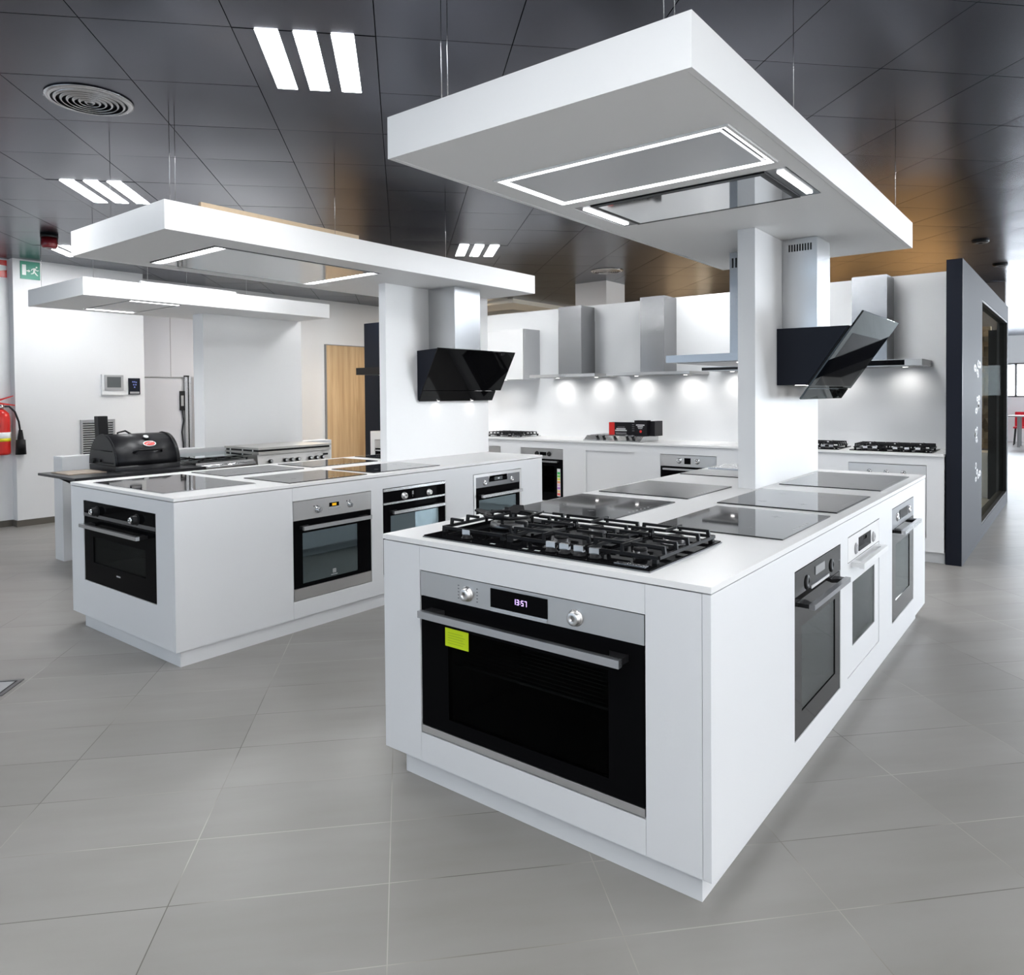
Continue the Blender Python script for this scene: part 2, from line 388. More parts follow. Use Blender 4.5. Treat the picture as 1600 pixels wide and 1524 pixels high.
# doors in the left wall
M['greypanel'] = mat('light_grey_panel', (.56, .565, .60), .5)
struct('trim_2', box(-9.598, -9.59, 4.335, 5.35, 1.69, 2.93), 'greypanel', 'light grey panels above the low door', 'panel')
d = struct('door_1', box(-9.6, -9.585, 4.40, 4.985, .01, 1.668), 'greypanel', 'low flush grey door in the recessed left wall', 'door')
bm = BM(); add_box(bm, -9.6, -9.588, 4.36, 5.0, 1.672, 1.682); add_box(bm, -9.6, -9.588, 4.838, 4.844, 1.69, 2.9)
struct('trim_1', bm, 'midgrey', 'thin dark joint lines above the low grey door', 'trim')
d = struct('door_2', box(-9.6, -9.56, 7.36, 8.2, .01, 2.235), 'oak', 'tall oak grained door beside the black display panel', 'door')
bm = BM(); add_frame(bm, 7.346, 8.214, -.014, 2.249, .012, -9.6, -9.555)
for v in bm.verts: v.co = Vector((v.co.y, v.co.x, v.co.z))
bmesh.ops.recalc_face_normals(bm, faces=bm.faces[:])
for v in bm.verts: v.co.z = max(v.co.z, 0)
obj('door_frame', bm, 'midgrey', d)['kind'] = 'structure'

# white square pillar behind the partition
tag(obj('pillar', box(-5.62, -5.12, 8.6, 9.1, 0, CZ), mat('pillar_paint', (.72, .69, .68), .6)), 'pale square pillar rising to the ceiling behind the back partition', 'pillar')

# ------------------------------------------------------------------ ceiling fittings
def ceiling_light(a0, b0, label, m='lamp', na=.595):
    """three parallel diffusers set in one ceiling tile: a0, b0 = tile corner along E1, E2"""
    c = E1*(a0+.297) + E2*(b0+.297)
    t = thing('ceiling_light', label, 'ceiling light', (c.x, c.y, CZ-.0035), GA, 'recessed ceiling lights')
    for k in (-1, 0, 1):
        # local x = E1, local y = -E2
        obj('diffuser', box(-na/2, na/2, k*.157-.0475, k*.157+.0475, 0, .001), m, t)
    fr = BM()
    add_box(fr, -.2945, .2945, -.2945, .2945, .0014, .0026)
    obj('tray', fr, 'ceil', t)
    return t
ceiling_light(3.217, -.691, 'largest ceiling light of three strips, above the gap between the islands')
ceiling_light(5.60, -2.473, 'ceiling light of three strips at the left, above the wired white canopy')
ceiling_light(7.50, .505, 'small distant ceiling light of three strips, right of the middle canopy')
ceiling_light(7.99, -3.66, 'ceiling light half hidden behind the canopy corner near the exit sign')
def covered(p):
    # true when a canopy stands between the viewpoint of the photograph and the ceiling point p
    for bx in ((-2.066, -.849, 1.884, 5.105, 2.298, 2.454), (-4.997, -3.809, 1.903, 5.182, 2.298, 2.454), (-7.583, -6.398, 2.52, 4.973, 2.253, 2.40)):
        o_ = Vector((0, 0, 1.407)); d_ = p-o_; lo, hi = 0, 1
        for k in range(3):
            if abs(d_[k]) < 1e-6: continue
            a_, b_ = sorted(((bx[2*k]-o_[k])/d_[k], (bx[2*k+1]-o_[k])/d_[k])); lo, hi = max(lo, a_), min(hi, b_)
        if lo < hi: return True
    return False
hid = []  # added lights; the first ones sit hidden above canopies to brighten the back
for i in range(0, 16):
    for j in range(-10, 10):
        if (i % 3) or (j % 2): continue
        a = 3.217 + i*.594; b = -.691 + j*.594
        if all(covered(Vector((*(E1*(a+u)+E2*(b+v)).xy, CZ))) for u in (.0, .594) for v in (.1, .5)): hid.append((a, b))
print('covered lights', len(hid))
for i in (-8, -4, 0, 4, 8, 12, 16, 20, 24, 28):  # more lights added outside the view to light the room
    for j in range(-16, 22, 4):
        a = 3.217 + i*.594 - (1.19 if (j // 4) % 2 else 0); b = -.691 + j*.594
        c = E1*(a+.3) + E2*(b+.3)
        if not (RX0+.5 < c.x < RX1-.4 and RY0+.5 < c.y < 22): continue
        # leave the ceiling in view as the photo shows it
        dpt = Vector((c.x, c.y, CZ-1.407)); z = dpt.dot(_F)
        px = 800+1139.8*dpt.dot(_R)/z if z > .05 else 9e9; py = 639.5-1139.8*dpt.dot(_U)/z if z > .05 else 9e9
        if z > .05 and -90 < px < 1690 and -130 < py < 1524: continue
        if c.y > 7.6 and c.x < -.9: continue
        if -8.0 < c.x < -2.5 and c.y < 1.5 and (i // 4 + j // 4) % 2: continue
        hid.append((a, b))
for x, y in ((1.9, .3), (4.0, 1.6), (2.8, -1.9), (.6, -.9), (4.6, 3.6)):  # lights added out of view to brighten the floor at right
    p = Vector((x, y, 0)); hid.append((round((p.dot(E1)-3.217)/.594)*.594+3.217, round((p.dot(E2)+.691)/.594)*.594-.691))
hid = sorted(set(hid))
for k, (a, b) in enumerate(hid):
    o = ceiling_light(a, b, 'added ceiling light of three strips, unseen, brightening the room')
# warm unseen lamps added to light the rear room and the oak door wall
for k, (x, y) in enumerate(((-1.9, 11.75), (-3.6, 11.75), (-8.0, 8.9), (-8.1, 5.95), (-5.8, 11.75))):
    t = thing('added_downlight', 'added warm lamp, unseen, lighting the room behind the partition' if k != 3 else 'added warm lamp, unseen, lighting the wall around the oak door', 'added_downlight', (x, y, CZ-.03), 0, 'added unseen warm lamps')
    obj('lens', cyl((0, 0, 0), (0, 0, .01), .16), 'lampwarm', t); dl = bpy.data.lights.new('added_downlight_lamp', 'SPOT'); dl.energy = 170 if k != 3 else 70; dl.color = (1, .80, .56); dl.spot_size = 2.6; dl.spot_blend = .6; dl.shadow_soft_size = .12; dlo = bpy.data.objects.new('added_downlight_lamp', dl); C.objects.link(dlo); dlo.parent = t; dlo.location = (0, 0, -.01); obj('rim', lathe([(.165, 0), (.19, 0), (.19, .02), (.165, .02)], ring=True), 'alu', t)
def vent(a, b, r, label):
    c = E1*a + E2*b
    t = thing('ceiling_vent', label, 'vent', (c.x, c.y, CZ-.02), 0, 'round ceiling vents')
    bm = BM()
    add_lathe(bm, [(r*.86, .004), (r, .012), (r, .016), (r*.86, .016)], seg=48, ring=True)
    obj('rim', bm, 'alu', t)
    obj('backing', cyl((0, 0, .017), (0, 0, .0185), r*.9, seg=40), 'black', t)
    for k in range(6):
        q = r*(.84 - k*.135)
        obj('ring', lathe([(max(q-.021, .001), .000), (max(q-.018, .0012), -.003), (q, .012), (max(q-.004, .0015), .014)], seg=40, ring=True), 'alu', t)
vent(4.09, -1.585, .205, 'round grey ceiling vent with concentric rings at upper left')
vent(8.87, 2.545, .20, 'round pale ceiling vent in the distance above the back hoods')
c = bpy.data.objects
for (x, y, lab) in ((-.86, 8.9, 'small dark ceiling spot nearer the charcoal partition'), (-.83, 10.7, 'small dark ceiling spot farther along the charcoal partition')):
    tag(obj('ceiling_spot', lathe([(.02, -.012), (.07, -.012), (.08, 0), (.08, .012), (.02, .012)], (x, y, CZ-.012)), 'black'), lab, 'spotlight', 'dark ceiling spots')
t = thing('fire_alarm_beacon', 'dark red alarm beacon under the ceiling above the exit sign', 'beacon', (-7.69, 2.74, CZ), 0)
obj('base', cyl((0, 0, -.03), (0, 0, -.004), .075), 'black', t); obj('lens', lathe([(.07, -.03), (.07, -.10), (.06, -.125), (.005, -.13)]), mat('dark_red_lens', (.16, .01, .015), .2), t)

# ------------------------------------------------------------------ ovens
def seg7(bm, s, x, z, hgt, y, y1):
    D = {'0': 'abcdef', '1': 'bc', '2': 'abged', '3': 'abgcd', '4': 'fgbc', '5': 'afgcd', '6': 'afgedc', '7': 'abc', '8': 'abcdefg', '9': 'abfgcd'}
    wd = hgt*.5; t = hgt*.13
    for ch in s:
        if ch == ':':
            for q in (.3, .7): add_box(bm, x, x+t, y, y1, z+hgt*q-t/2, z+hgt*q+t/2)
            x += t*2.6; continue
        S = {'a': (0, wd, hgt-t, hgt), 'd': (0, wd, 0, t), 'g': (0, wd, hgt/2-t/2, hgt/2+t/2), 'f': (0, t, hgt/2, hgt), 'e': (0, t, 0, hgt/2), 'b': (wd-t, wd, hgt/2, hgt), 'c': (wd-t, wd, 0, hgt/2)}
        for k in D[ch]:
            a, b, c0, d0 = S[k]; add_box(bm, x+a, x+b, y, y1, z+c0, z+d0)
        x += wd*1.45
    return bm
def knob(t, x, z, r, m='steelh', depth=.022, grip=False, name='knob'):
    bm = lathe([(r*1.25, 0), (r*1.25, .003), (r, .004), (r*.97, depth*.9), (r*.85, depth), (.001, depth)], (x, -.002, z), 28, 'y')
    k = obj(name, bm, m, t)
    if grip: obj('grip', box(x-r*.18, x+r*.18, -.002-depth-.008, -depth, z-r*.9, z+r*.9), m, k)
    return k
def oven(label, loc, rotz, wd, h, panel_z, panel, door, window, handle_z, handle_half, handle_m='alu', stand=.055, bracket_m='black', hh=.013,
         bottom=None, win_m='ovenwin', dep=.50, edge=None, group=None, inner='cavity'):
    t = thing('built_in_oven', label, 'oven', loc, rotz, group)
    x0, x1 = -wd/2, wd/2
    wx0, wx1, wz0, wz1 = window
    db = bottom if bottom else .0
    obj('cavity', sheet(x0+.02, x1-.02, .02, h-.02, [(wx0-.02, wx1+.02, wz0-.02, wz1+.02)], 'y', .021, .03), inner, t)
    bm = BM()                                     # liner behind the window
    a0, a1, c0, c1 = max(wx0-.02, x0+.03), min(wx1+.02, x1-.03), max(wz0-.02, .03), wz1+.02
    add_box(bm, a0-.008, a0, .031, dep-.05, c0-.008, c1+.008); add_box(bm, a1, a1+.008, .031, dep-.05, c0-.008, c1+.008)
    add_box(bm, a0, a1, .031, dep-.05, c0-.008, c0); add_box(bm, a0, a1, .031, dep-.05, c1, c1+.008); add_box(bm, a0-.008, a1+.008, dep-.05, dep-.04, c0-.008, c1+.008)
    obj('liner', bm, inner, t)
    bm = BM()                                     # wire shelf
    zs = c0 + (c1-c0)*.55
    for y in [.05+.03*k for k in range(12)]: add_box(bm, a0+.002, a1-.002, y, y+.003, zs, zs+.003)
    add_box(bm, a0+.002, a1-.002, .045, .052, zs, zs+.008)
    obj('wire_shelf', bm, 'rack', t)
    obj('door', sheet(x0+.001, x1-.001, db, panel_z-.004, [window], 'y', 0, .02), door, t)
    obj('window', box(wx0, wx1, .003, .007, wz0, wz1), win_m, t)
    cp = obj('control_panel', box(x0, x1, -.002, .02, panel_z, h), panel, t, bevel=.0015)
    if bottom: obj('bottom_trim', box(x0, x1, -.002, .02, .001, bottom-.002), edge or panel, t, bevel=.001)
    hd = BM(); add_box(hd, -handle_half, handle_half, -stand-.012, -stand+.008, handle_z-hh, handle_z+hh)
    ho = obj('handle', hd, handle_m, t, bevel=.003, seg=2)
    for s in (-1, 1):
        xa = s*(handle_half-.004); xb = xa - s*.035
        obj('bracket', prism([(min(xa, xb), -stand+.006), (max(xa, xb), -stand+.006), (max(xa, xb)+(s < 0)*.03, -.0005), (min(xa, xb)-(s > 0)*.03, -.0005)], 'z', handle_z-hh*.8, handle_z+hh*.8), bracket_m, ho)
    return t
def display(t, x0, x1, z0, z1, m='blackglass'):
    return obj('display', box(x0, x1, -.0045, -.0015, z0, z1), m, t)
def mark(t, x, z, wdt, hgt, m='print', name='logo', y=-.0012, n=5):
    bm = BM(); s = wdt/n
    for k in range(n):
        add_box(bm, x-wdt/2+k*s, x-wdt/2+k*s+s*.68, y, y+.001, z, z+hgt)
    return obj(name, bm, m, t)
Y0B = 1.856; XB = -.787; XA = -3.698; Y0A = 1.870
R90 = PI/2
# wide front oven of the near island
o = oven('wide steel and black oven with yellow sticker in the end of the near island', (-1.4375, Y0B+.003, .19), 0, .90, .586, .498, 'steelh', 'blackglass',
         (-.32, .33, .075, .40), .451, .403, bottom=.028, edge='steelh', stand=.055, win_m='ovenwin', hh=.012)
knob(o, -.225, .537, .021); knob(o, .217, .536, .021)
mk = BM()
for kx in (-.268, -.183):
    for kz in range(5): add_box(mk, kx, kx+.006, -.0028, -.0022, .515+kz*.011, .519+kz*.011)
obj('printed_symbols', mk, 'midgrey', o)
dd = display(o, -.12, .112, .512, .575)
obj('digits', seg7(BM(), '13:57', -.022, .537, .018, -.0052, -.0046), 'violet', dd)
obj('display_trim', box(-.12, .112, -.006, -.0015, .499, .508), 'chrome', o, bevel=.001)
st = obj('sticker', box(-.331, -.222, -.0018, -.0006, .338, .402), 'yellow', o, label='bright yellow sticker with fine print')
bm = BM()
for k in range(5): add_box(bm, -.318, -.318+(.08 if k % 2 else .07), -.0022, -.0018, .350+k*.009, .3515+k*.009)
obj('fine_print', bm, mat('olive_print', (.35, .5, .0), .5), st)

# black oven in the end of the left island
o = oven('wide all black oven with two big knobs in the end of the left island', (-4.351, Y0A+.003, .303), 0, .905, .484, .400, 'blackglass', 'blackglass',
         (-.33, .33, .12, .275), .350, .365, stand=.055, hh=.010, win_m='ovenwin')
obj('trim_strip', box(-.45, .45, -.004, -.0015, .392, .412), 'darksteel', o)
for x in (-.262, .24):
    k = knob(o, x, .434, .026, 'black', .03); obj('knob_face', lathe([(.018, 0), (.016, .012), (.006, .014)], (x, -.032, .434), 24, 'y'), 'chrome', k)
mark(o, 0, .077, .05, .008)

# left island, long side
o = oven('steel oven with orange clock, nearest on the long side of left island', (XA-.003+.001, 2.890, .187), R90, .598, .595, .480, 'steelh', 'blackglass',
         (-.235, .188, .095, .40), .437, .262, bottom=.072, edge='steelh', stand=.045, win_m='ovenwinteal', hh=.012)
knob(o, -.123, .530, .018, 'steel', .024, True); knob(o, .123, .530, .015, 'steel', .02, True)
dd = display(o, -.037, .037, .535, .560); obj('clock_digits', box(-.016, .016, -.0055, -.0046, .540, .555), 'orange', dd)
obj('button_row', box(-.045, .045, -.006, -.0015, .520, .526), 'chrome', o)
bm = BM()
for x, z in ((-.15, .553), (-.13, .553), (.10, .556), (.125, .556)): add_box(bm, x-.003, x+.003, -.0028, -.0022, z-.004, z+.004)
obj('printed_symbols', bm, 'black', o)
lg = BM()
add_frame(lg, -.012, .012, .118, .142, .003, .0012, .0022); add_box(lg, -.0015, .0015, .0012, .0022, .118, .142); add_box(lg, -.009, .009, .0012, .0022, .128, .131)
obj('logo', lg, 'print', o); mark(o, 0, .106, .05, .004, y=.0012, n=8)
o = oven('black glass oven with steel trims, middle on the long side of left island', (XA-.003+.001, 3.598, .19), R90, .602, .593, .488, 'blackglass', 'blackglass',
         (-.235, .235, .08, .405), .434, .25, stand=.045, win_m='ovenwinteal', hh=.010, bottom=.02, edge='alu')
obj('trim_strip', box(-.30, .30, -.005, -.0015, .574, .592), 'alu', o); obj('trim_strip', box(-.30, .30, -.005, -.0015, .485, .498), 'alu', o)
knob(o, -.111, .530, .020); knob(o, .131, .528, .018)
bm = BM(); add_box(bm, -.035, -.02, -.0028, -.0022, .53, .555); add_box(bm, -.03, -.026, -.0028, -.0022, .515, .522); obj('printed_symbols', bm, 'midgrey', o)
o = oven('compact grey steel oven, last on the long side of left island', (XA-.003+.001, 4.516, .197), R90, .600, .598, .492, 'darksteel', 'blackglass',
         (-.235, .235, .08, .395), .430, .25, stand=.045, win_m='ovenwinteal', hh=.011)
fr = BM(); add_frame(fr, -.30, .30, .0, .598, .024, -.004, -.0015); obj('frame', fr, 'steelh', o)
obj('top_fascia', box(-.12, .115, -.0045, -.0015, .555, .58), 'steelh', o)
dd = display(o, -.115, .112, .527, .575); obj('lit_symbol', box(-.008, .012, -.0055, -.0046, .543, .553), 'whitelit', dd); obj('screen', box(-.05, .05, -.005, -.0046, .536, .562), 'darkscreen', dd)
knob(o, -.167, .527, .018, 'alu', .01); knob(o, .173, .525, .018, 'alu', .01)

# near island, long side
o = oven('black oven with open bar handle, nearest on the long side of near island', (XB-.003+.001, 2.872, .193), R90, .594, .591, .487, 'greyglass', 'greyglass',
         (-.215, .224, .08, .385), .466, .245, handle_m='darksteel', stand=.042, hh=.009, win_m='ovenwingrey')
dd = display(o, -.058, .062, .537, .568, 'midgrey'); obj('light_strip', box(-.11, .125, -.005, -.0015, .497, .507), 'print', o)
for x in (-.158, .163): knob(o, x, .531, .021, 'black', .006)
o = oven('white oven with white handle, middle on the long side of near island', (XB-.003+.001, 3.586, .194), R90, .590, .596, .491, 'top', 'lacquer',
         (-.212, .208, .115, .393), .474, .24, handle_m='white', bracket_m='white', stand=.042, hh=.012, win_m='ovenwingrey', inner='cavity')
display(o, -.112, .112, .51, .571); dd = display(o, -.04, .03, .548, .564, 'midgrey')
for x in (-.162, .166): knob(o, x, .531, .020, 'grey', .008)
obj('joint', box(-.29, .29, -.0005, .019, .487, .491), 'black', o)
obj('joint', box(-.292, .292, .001, .019, .5965, .5985), 'black', o)
o = oven('grey steel oven with bar handle, last on the long side of near island', (XB-.003+.001, 4.485, .199), R90, .592, .597, .491, 'darksteel', 'greyglass',
         (-.20, .19, .10, .40), .473, .236, handle_m='steel', stand=.042, hh=.010, win_m='ovenwingrey')
display(o, -.11, .115, .521, .570)
for x in (-.166, .167): knob(o, x, .542, .018, 'alu', .008)

# ------------------------------------------------------------------ islands
TZ = .888
def island(name_label, top_label, x0, x1, y0, y1, end_holes, side_holes, plinth, stiles, split):
    t = thing('island_base', name_label, 'kitchen island', ((x0+x1)/2, (y0+y1)/2, 0))
    ox, oy = (x0+x1)/2, (y0+y1)/2
    def part(name, bm, m='lacquer', bevel=.0008):
        for v in bm.verts: v.co.x -= ox; v.co.y -= oy
        return obj(name, bm, m, t, bevel=bevel)
    zb, zt = .082, .8655
    T = .025
    h = end_holes[0]
    if stiles:
        part('stile', box(x0, h[0]-.0012, y0, y0+.02, zb, zt)); part('stile', box(h[1]+.0012, x1-T-.0012, y0, y0+.02, zb, zt))
        part('rail', box(h[0], h[1], y0, y0+.02, h[3], zt)); part('rail', box(h[0], h[1], y0, y0+.02, zb, h[2]))
    else:
        part('end_panel', sheet(x0, x1-T-.0012, zb, zt, end_holes, 'y', y0, y0+.02))
    if split:
        part('side_panel', box(x1-T, x1, y0, split-.001, zb, zt)); part('side_panel', sheet(split+.001, y1, zb, zt, side_holes, 'x', x1-T, x1))
    else:
        part('side_panel', sheet(y0, y1, zb, zt, side_holes, 'x', x1-T, x1))
    part('side_panel', box(x0, x0+.02, y0+.0205, y1, zb, zt)); part('end_panel', box(x0+.021, x1-T-.001, y1-.02, y1, zb, zt))
    part('bottom_board', box(x0+.021, x1-T-.001, y0+.021, y1-.021, zb+.002, zb+.018))
    part('plinth', box(*plinth, 0, zb-.001), 'lacquer')
    part('backing', box(x0+.021, x1-T-.001, y0+.021, y1-.021, zt-.02, zt-.001), 'black')
    top = obj('worktop', box(x0-.002, x1+.002, y0-.002, y1+.004, .870, TZ), 'top', None, bevel=.0015, seg=2)
    tag(top, top_label, 'worktop')
island('white near island base with black, white and steel ovens along its side', 'white worktop of the near island with the big gas hob',
       -2.082, -.787, Y0B, 5.17, [(-1.8905, -.9845, .186, .779)], [(2.872-.300, 2.872+.300, .190, .787), (3.586-.298, 3.586+.298, .190, .794), (4.485-.299, 4.485+.299, .196, .799)],
       (-2.0, -.826, 1.884, 5.09), True, None)
island('white left island base with black oven in its end', 'white worktop of the left island with six glass hobs',
       -4.986, XA, Y0A, 5.114, [(-4.806, -3.896, .300, .790)], [(2.890-.302, 2.890+.302, .184, .785), (3.598-.304, 3.598+.304, .187, .786), (4.516-.303, 4.516+.303, .194, .798)],
       (-4.873, XA-.010, 1.897, 5.04), False, 2.585)

M['fin'] = mat('white_panel', (.74, .745, .75), .45)
def fin(label, x0, x1, y0, y1, z0, z1, m='canopy'):
    tag(obj('dividing_panel', box(x0, x1, y0, y1, z0, z1), m, None, bevel=.001), label, 'divider')
fin('white upright panel carrying hoods on the near island', -1.495, -1.40, 3.90, 5.07, TZ+.0005, 2.2975, 'fin')
fin('white upright panel carrying the black hood on the left island', -4.405, -4.33, 3.905, 5.15, TZ+.0005, 2.2975)
fin('white upright panel of the third island behind the steel range', -7.14, -6.945, 3.84, 5.0, .9055, 2.2525)

def canopy(label, x0, x1, y0, y1, z0, z1, cables, hole=None):
    t = thing('hanging_canopy', label, 'canopy', ((x0+x1)/2, (y0+y1)/2, z0))
    ox, oy = (x0+x1)/2, (y0+y1)/2
    bm = BM(); e = .02
    add_box(bm, x0, x1, y0, y0+e, z0, z1); add_box(bm, x0, x1, y1-e, y1, z0, z1)
    add_box(bm, x0, x0+e, y0+e, y1-e, z0, z1); add_box(bm, x1-e, x1, y0+e, y1-e, z0, z1)
    for v in bm.verts: v.co -= Vector((ox, oy, z0))
    obj('fascia', bm, 'canopy', t)
    bm = sheet(x0+e+.002, x1-e-.002, y0+e+.002, y1-e-.002, hole or [], 'z', z0+.001, z0+.018)
    for v in bm.verts: v.co -= Vector((ox, oy, z0))
    obj('soffit', bm, 'canopy', t)
    for (x, y) in cables:
        obj('suspension_cable', cyl((x-ox, y-oy, z1-z0-.06), (x-ox, y-oy, CZ-z0+.0), .0016, seg=6), 'rack', t)
    return t
KB, KT = 2.298, 2.454
canopy('large white canopy hanging over the near island with two ceiling hoods', -2.066, -.849, 1.884, 5.105, KB, KT,
       [(-.94, 1.90), (-.905, 1.895), (-.872, 2.84), (-1.81, 1.91), (-1.785, 1.915), (-.87, 4.7), (-2.04, 4.7)], [(-1.945, -.93, 2.35, 2.865), (-1.935, -.932, 2.945, 3.44)])
canopy('white canopy hanging over the left island with one ceiling hood', -4.997, -3.809, 1.903, 5.182, KB, KT,
       [(-3.84, 1.95), (-3.83, 1.975), (-3.83, 3.03), (-3.83, 4.07), (-4.5, 1.93)], [(-4.86, -4.02, 2.30, 3.60)])
canopy('small far white canopy hanging over the third island', -7.583, -6.398, 2.52, 4.973, 2.253, 2.40,
       [(-6.45, 2.62), (-6.42, 3.40), (-6.42, 4.0), (-7.5, 2.6), (-6.42, 3.05)], [(-7.44, -6.46, 2.92, 3.385)])
tag(obj('plywood_board', box(-3.86, -3.835, 2.12, 3.23, KT-.13, KT+.032), 'beige'), 'beige plywood board on top of the left island canopy', 'board')
tag(obj('duct_box', box(-6.46, -6.435, 3.0, 3.9, 2.401, 2.425), 'paint'), 'pale grey box on top of the far small canopy', 'box')

# ceiling hoods in the canopies
def chood(label, x0, x1, y0, y1, z):
    return thing('ceiling_hood', label, 'extractor hood', ((x0+x1)/2, (y0+y1)/2, z)), x1-x0, y1-y0
t, a, b = chood('white ceiling hood with a bright rectangular light line', -1.94, -.935, 2.355, 2.86, KB)
bm = sheet(-a/2, a/2, -b/2, b/2, [(-a/2+.012, a/2-.012, -b/2+.012, b/2-.012)], 'z', -.004, .012); obj('frame', bm, 'canopy', t)
bm = sheet(-a/2+.012, a/2-.012, -b/2+.012, b/2-.012, [(-a/2+.024, a/2-.024, -b/2+.024, b/2-.024)], 'z', -.001, .008); obj('light_line', bm, 'led', t)
obj('panel', box(-a/2+.045, a/2-.045, -b/2+.045, b/2-.045, -.002, .010), mat('satin_grey_panel', (.62, .63, .65), .30, .3), t, bevel=.002)
obj('shadow_gap', box(-a/2+.024, a/2-.024, -b/2+.024, b/2-.024, .0105, .013), 'black', t)
t, a, b = chood('black framed glass ceiling hood with a led bar at each end', -1.93, -.937, 2.948, 3.436, KB)
obj('frame', box(-a/2, a/2, -b/2, b/2, .002, .012), 'darksteel', t)
obj('border', box(-a/2+.085, a/2-.085, -b/2+.008, b/2-.008, -.004, .0015), 'black', t)
obj('mirror_panel', box(-a/2+.112, a/2-.112, -b/2+.036, b/2-.036, -.0052, -.0042), mat('mirror_glass', (.62, .63, .64), .04, 1.0), t)
for s in (-1, 1): obj('led_bar', box(s*(a/2-.035)-.013, s*(a/2-.035)+.013, -b/2+.045, b/2-.045, -.003, .0015), 'led', t)
t, a, b = chood('large glass ceiling hood with led bars in the left island canopy', -4.84, -4.035, 2.315, 3.585, KB)
obj('frame', sheet(-a/2, a/2, -b/2, b/2, [(-a/2+.006, a/2-.006, -b/2+.006, b/2-.006)], 'z', -.003, .012), 'darksteel', t)
obj('glass_panel', box(-a/2+.01, a/2-.01, -b/2+.075, b/2-.075, -.002, .008), mat('white_hood_glass', (.60, .62, .63), .05, coat=.6, ior=1.8), t)
obj('backing', box(-a/2+.008, a/2-.008, -b/2+.008, b/2-.008, .0085, .0115), 'canopy', t)
for s in (-1, 1): obj('led_bar', box(-a/2+.02, a/2-.02, s*(b/2-.04)-.02, s*(b/2-.04)+.02, -.002, .006), 'led', t)
t, a, b = chood('slim ceiling hood with led bars in the far small canopy', -7.425, -6.475, 2.93, 3.375, 2.253)
obj('frame', sheet(-a/2, a/2, -b/2, b/2, [(-a/2+.004, a/2-.004, -b/2+.004, b/2-.004)], 'z', -.003, .012), 'midgrey', t)
obj('panel', box(-a/2+.006, a/2-.006, -b/2+.006, b/2-.006, .001, .010), 'canopy', t)
for s in (-1, 1): obj('led_bar', box(s*(a/2-.03)-.013, s*(a/2-.03)+.013, -b/2+.01, b/2-.01, -.004, .0005), 'led', t)

# ------------------------------------------------------------------ hobs
def glass_hob(label, x0, x1, y0, y1, m='hobglass', z=TZ, trim=None, marks=True):
    t = thing('induction_hob', label, 'hob', ((x0+x1)/2, (y0+y1)/2, z+.0003)); a, b = (x1-x0)/2, (y1-y0)/2
    obj('glass_top', box(-a, a, -b, b, 0, .005), m, t, bevel=.0012)
    if trim: obj('trim', sheet(-a-.004, a+.004, -b-.004, b+.004, [(-a-.0003, a+.0003, -b-.0003, b+.0003)], 'z', 0, .004), trim, t)
    if marks:
        bm = BM()
        for k in range(6): add_box(bm, a-.028, a-.020, -.10+k*.035, -.092+k*.035, .005, .0053)
        obj('touch_controls', bm, 'print', t)
        bm = BM()
        for (cx, cy) in ((-.4, -.5), (.3, -.5), (-.4, .5), (.3, .5)):
            for q in (0, PI/2): 
                L = .02
                if q == 0: add_box(bm, a*cx-L, a*cx+L, b*cy-.001, b*cy+.001, .005, .0052)
                else: add_box(bm, a*cx-.001, a*cx+.001, b*cy-L, b*cy+L, .005, .0052)
        obj('zone_marks', bm, 'midgrey', t)
    return t
glass_hob('black glass hob on near island right behind the gas hob, aisle side removed', -2.06, -1.535, 2.592, 3.203)['label'] = 'black glass hob on the near island, left row, first behind the gas hob'
glass_hob('grey glass hob on the near island, left row, before the upright panel', -2.045, -1.535, 3.345, 3.91)
glass_hob('dark glass hob on the near island, hidden partly by the upright panel', -2.06, -1.535, 4.37, 4.70)
glass_hob('black glass hob with knob on the near island, right row, first', -1.33, -.835, 2.594, 3.203)
glass_hob('thick edged black glass hob on the near island, right row, second', -1.367, -.838, 3.31, 3.916, trim='black')
glass_hob('grey glass hob on the near island, right row, last', -1.366, -.841, 4.182, 4.967)
tag(obj('steel_strip', box(-2.04, -1.54, 4.77, 5.10, TZ+.0005, TZ+.012), 'steel', None, bevel=.002), 'low stainless steel hob at the far left end of the near island', 'hob')
glass_hob('black glass hob with metal edge at the near end of the left island', -4.79, -3.92, 1.925, 2.48, trim='alu')
glass_hob('pale grey glass hob on the left island, back row, second from left', -4.87, -4.43, 2.59, 3.20, 'greyhob')
glass_hob('glass hob mirroring the oak door on the left island, front row', -4.235, -3.745, 2.60, 3.20)
glass_hob('thin glass hob mirroring the oak door on the left island, back row', -4.885, -4.45, 3.29, 3.915)
glass_hob('glass hob on the left island beside the base of its upright panel', -4.225, -3.775, 3.285, 3.925)
glass_hob('small dark glass hob on the left island behind its upright panel', -4.93, -4.45, 4.08, 4.60)

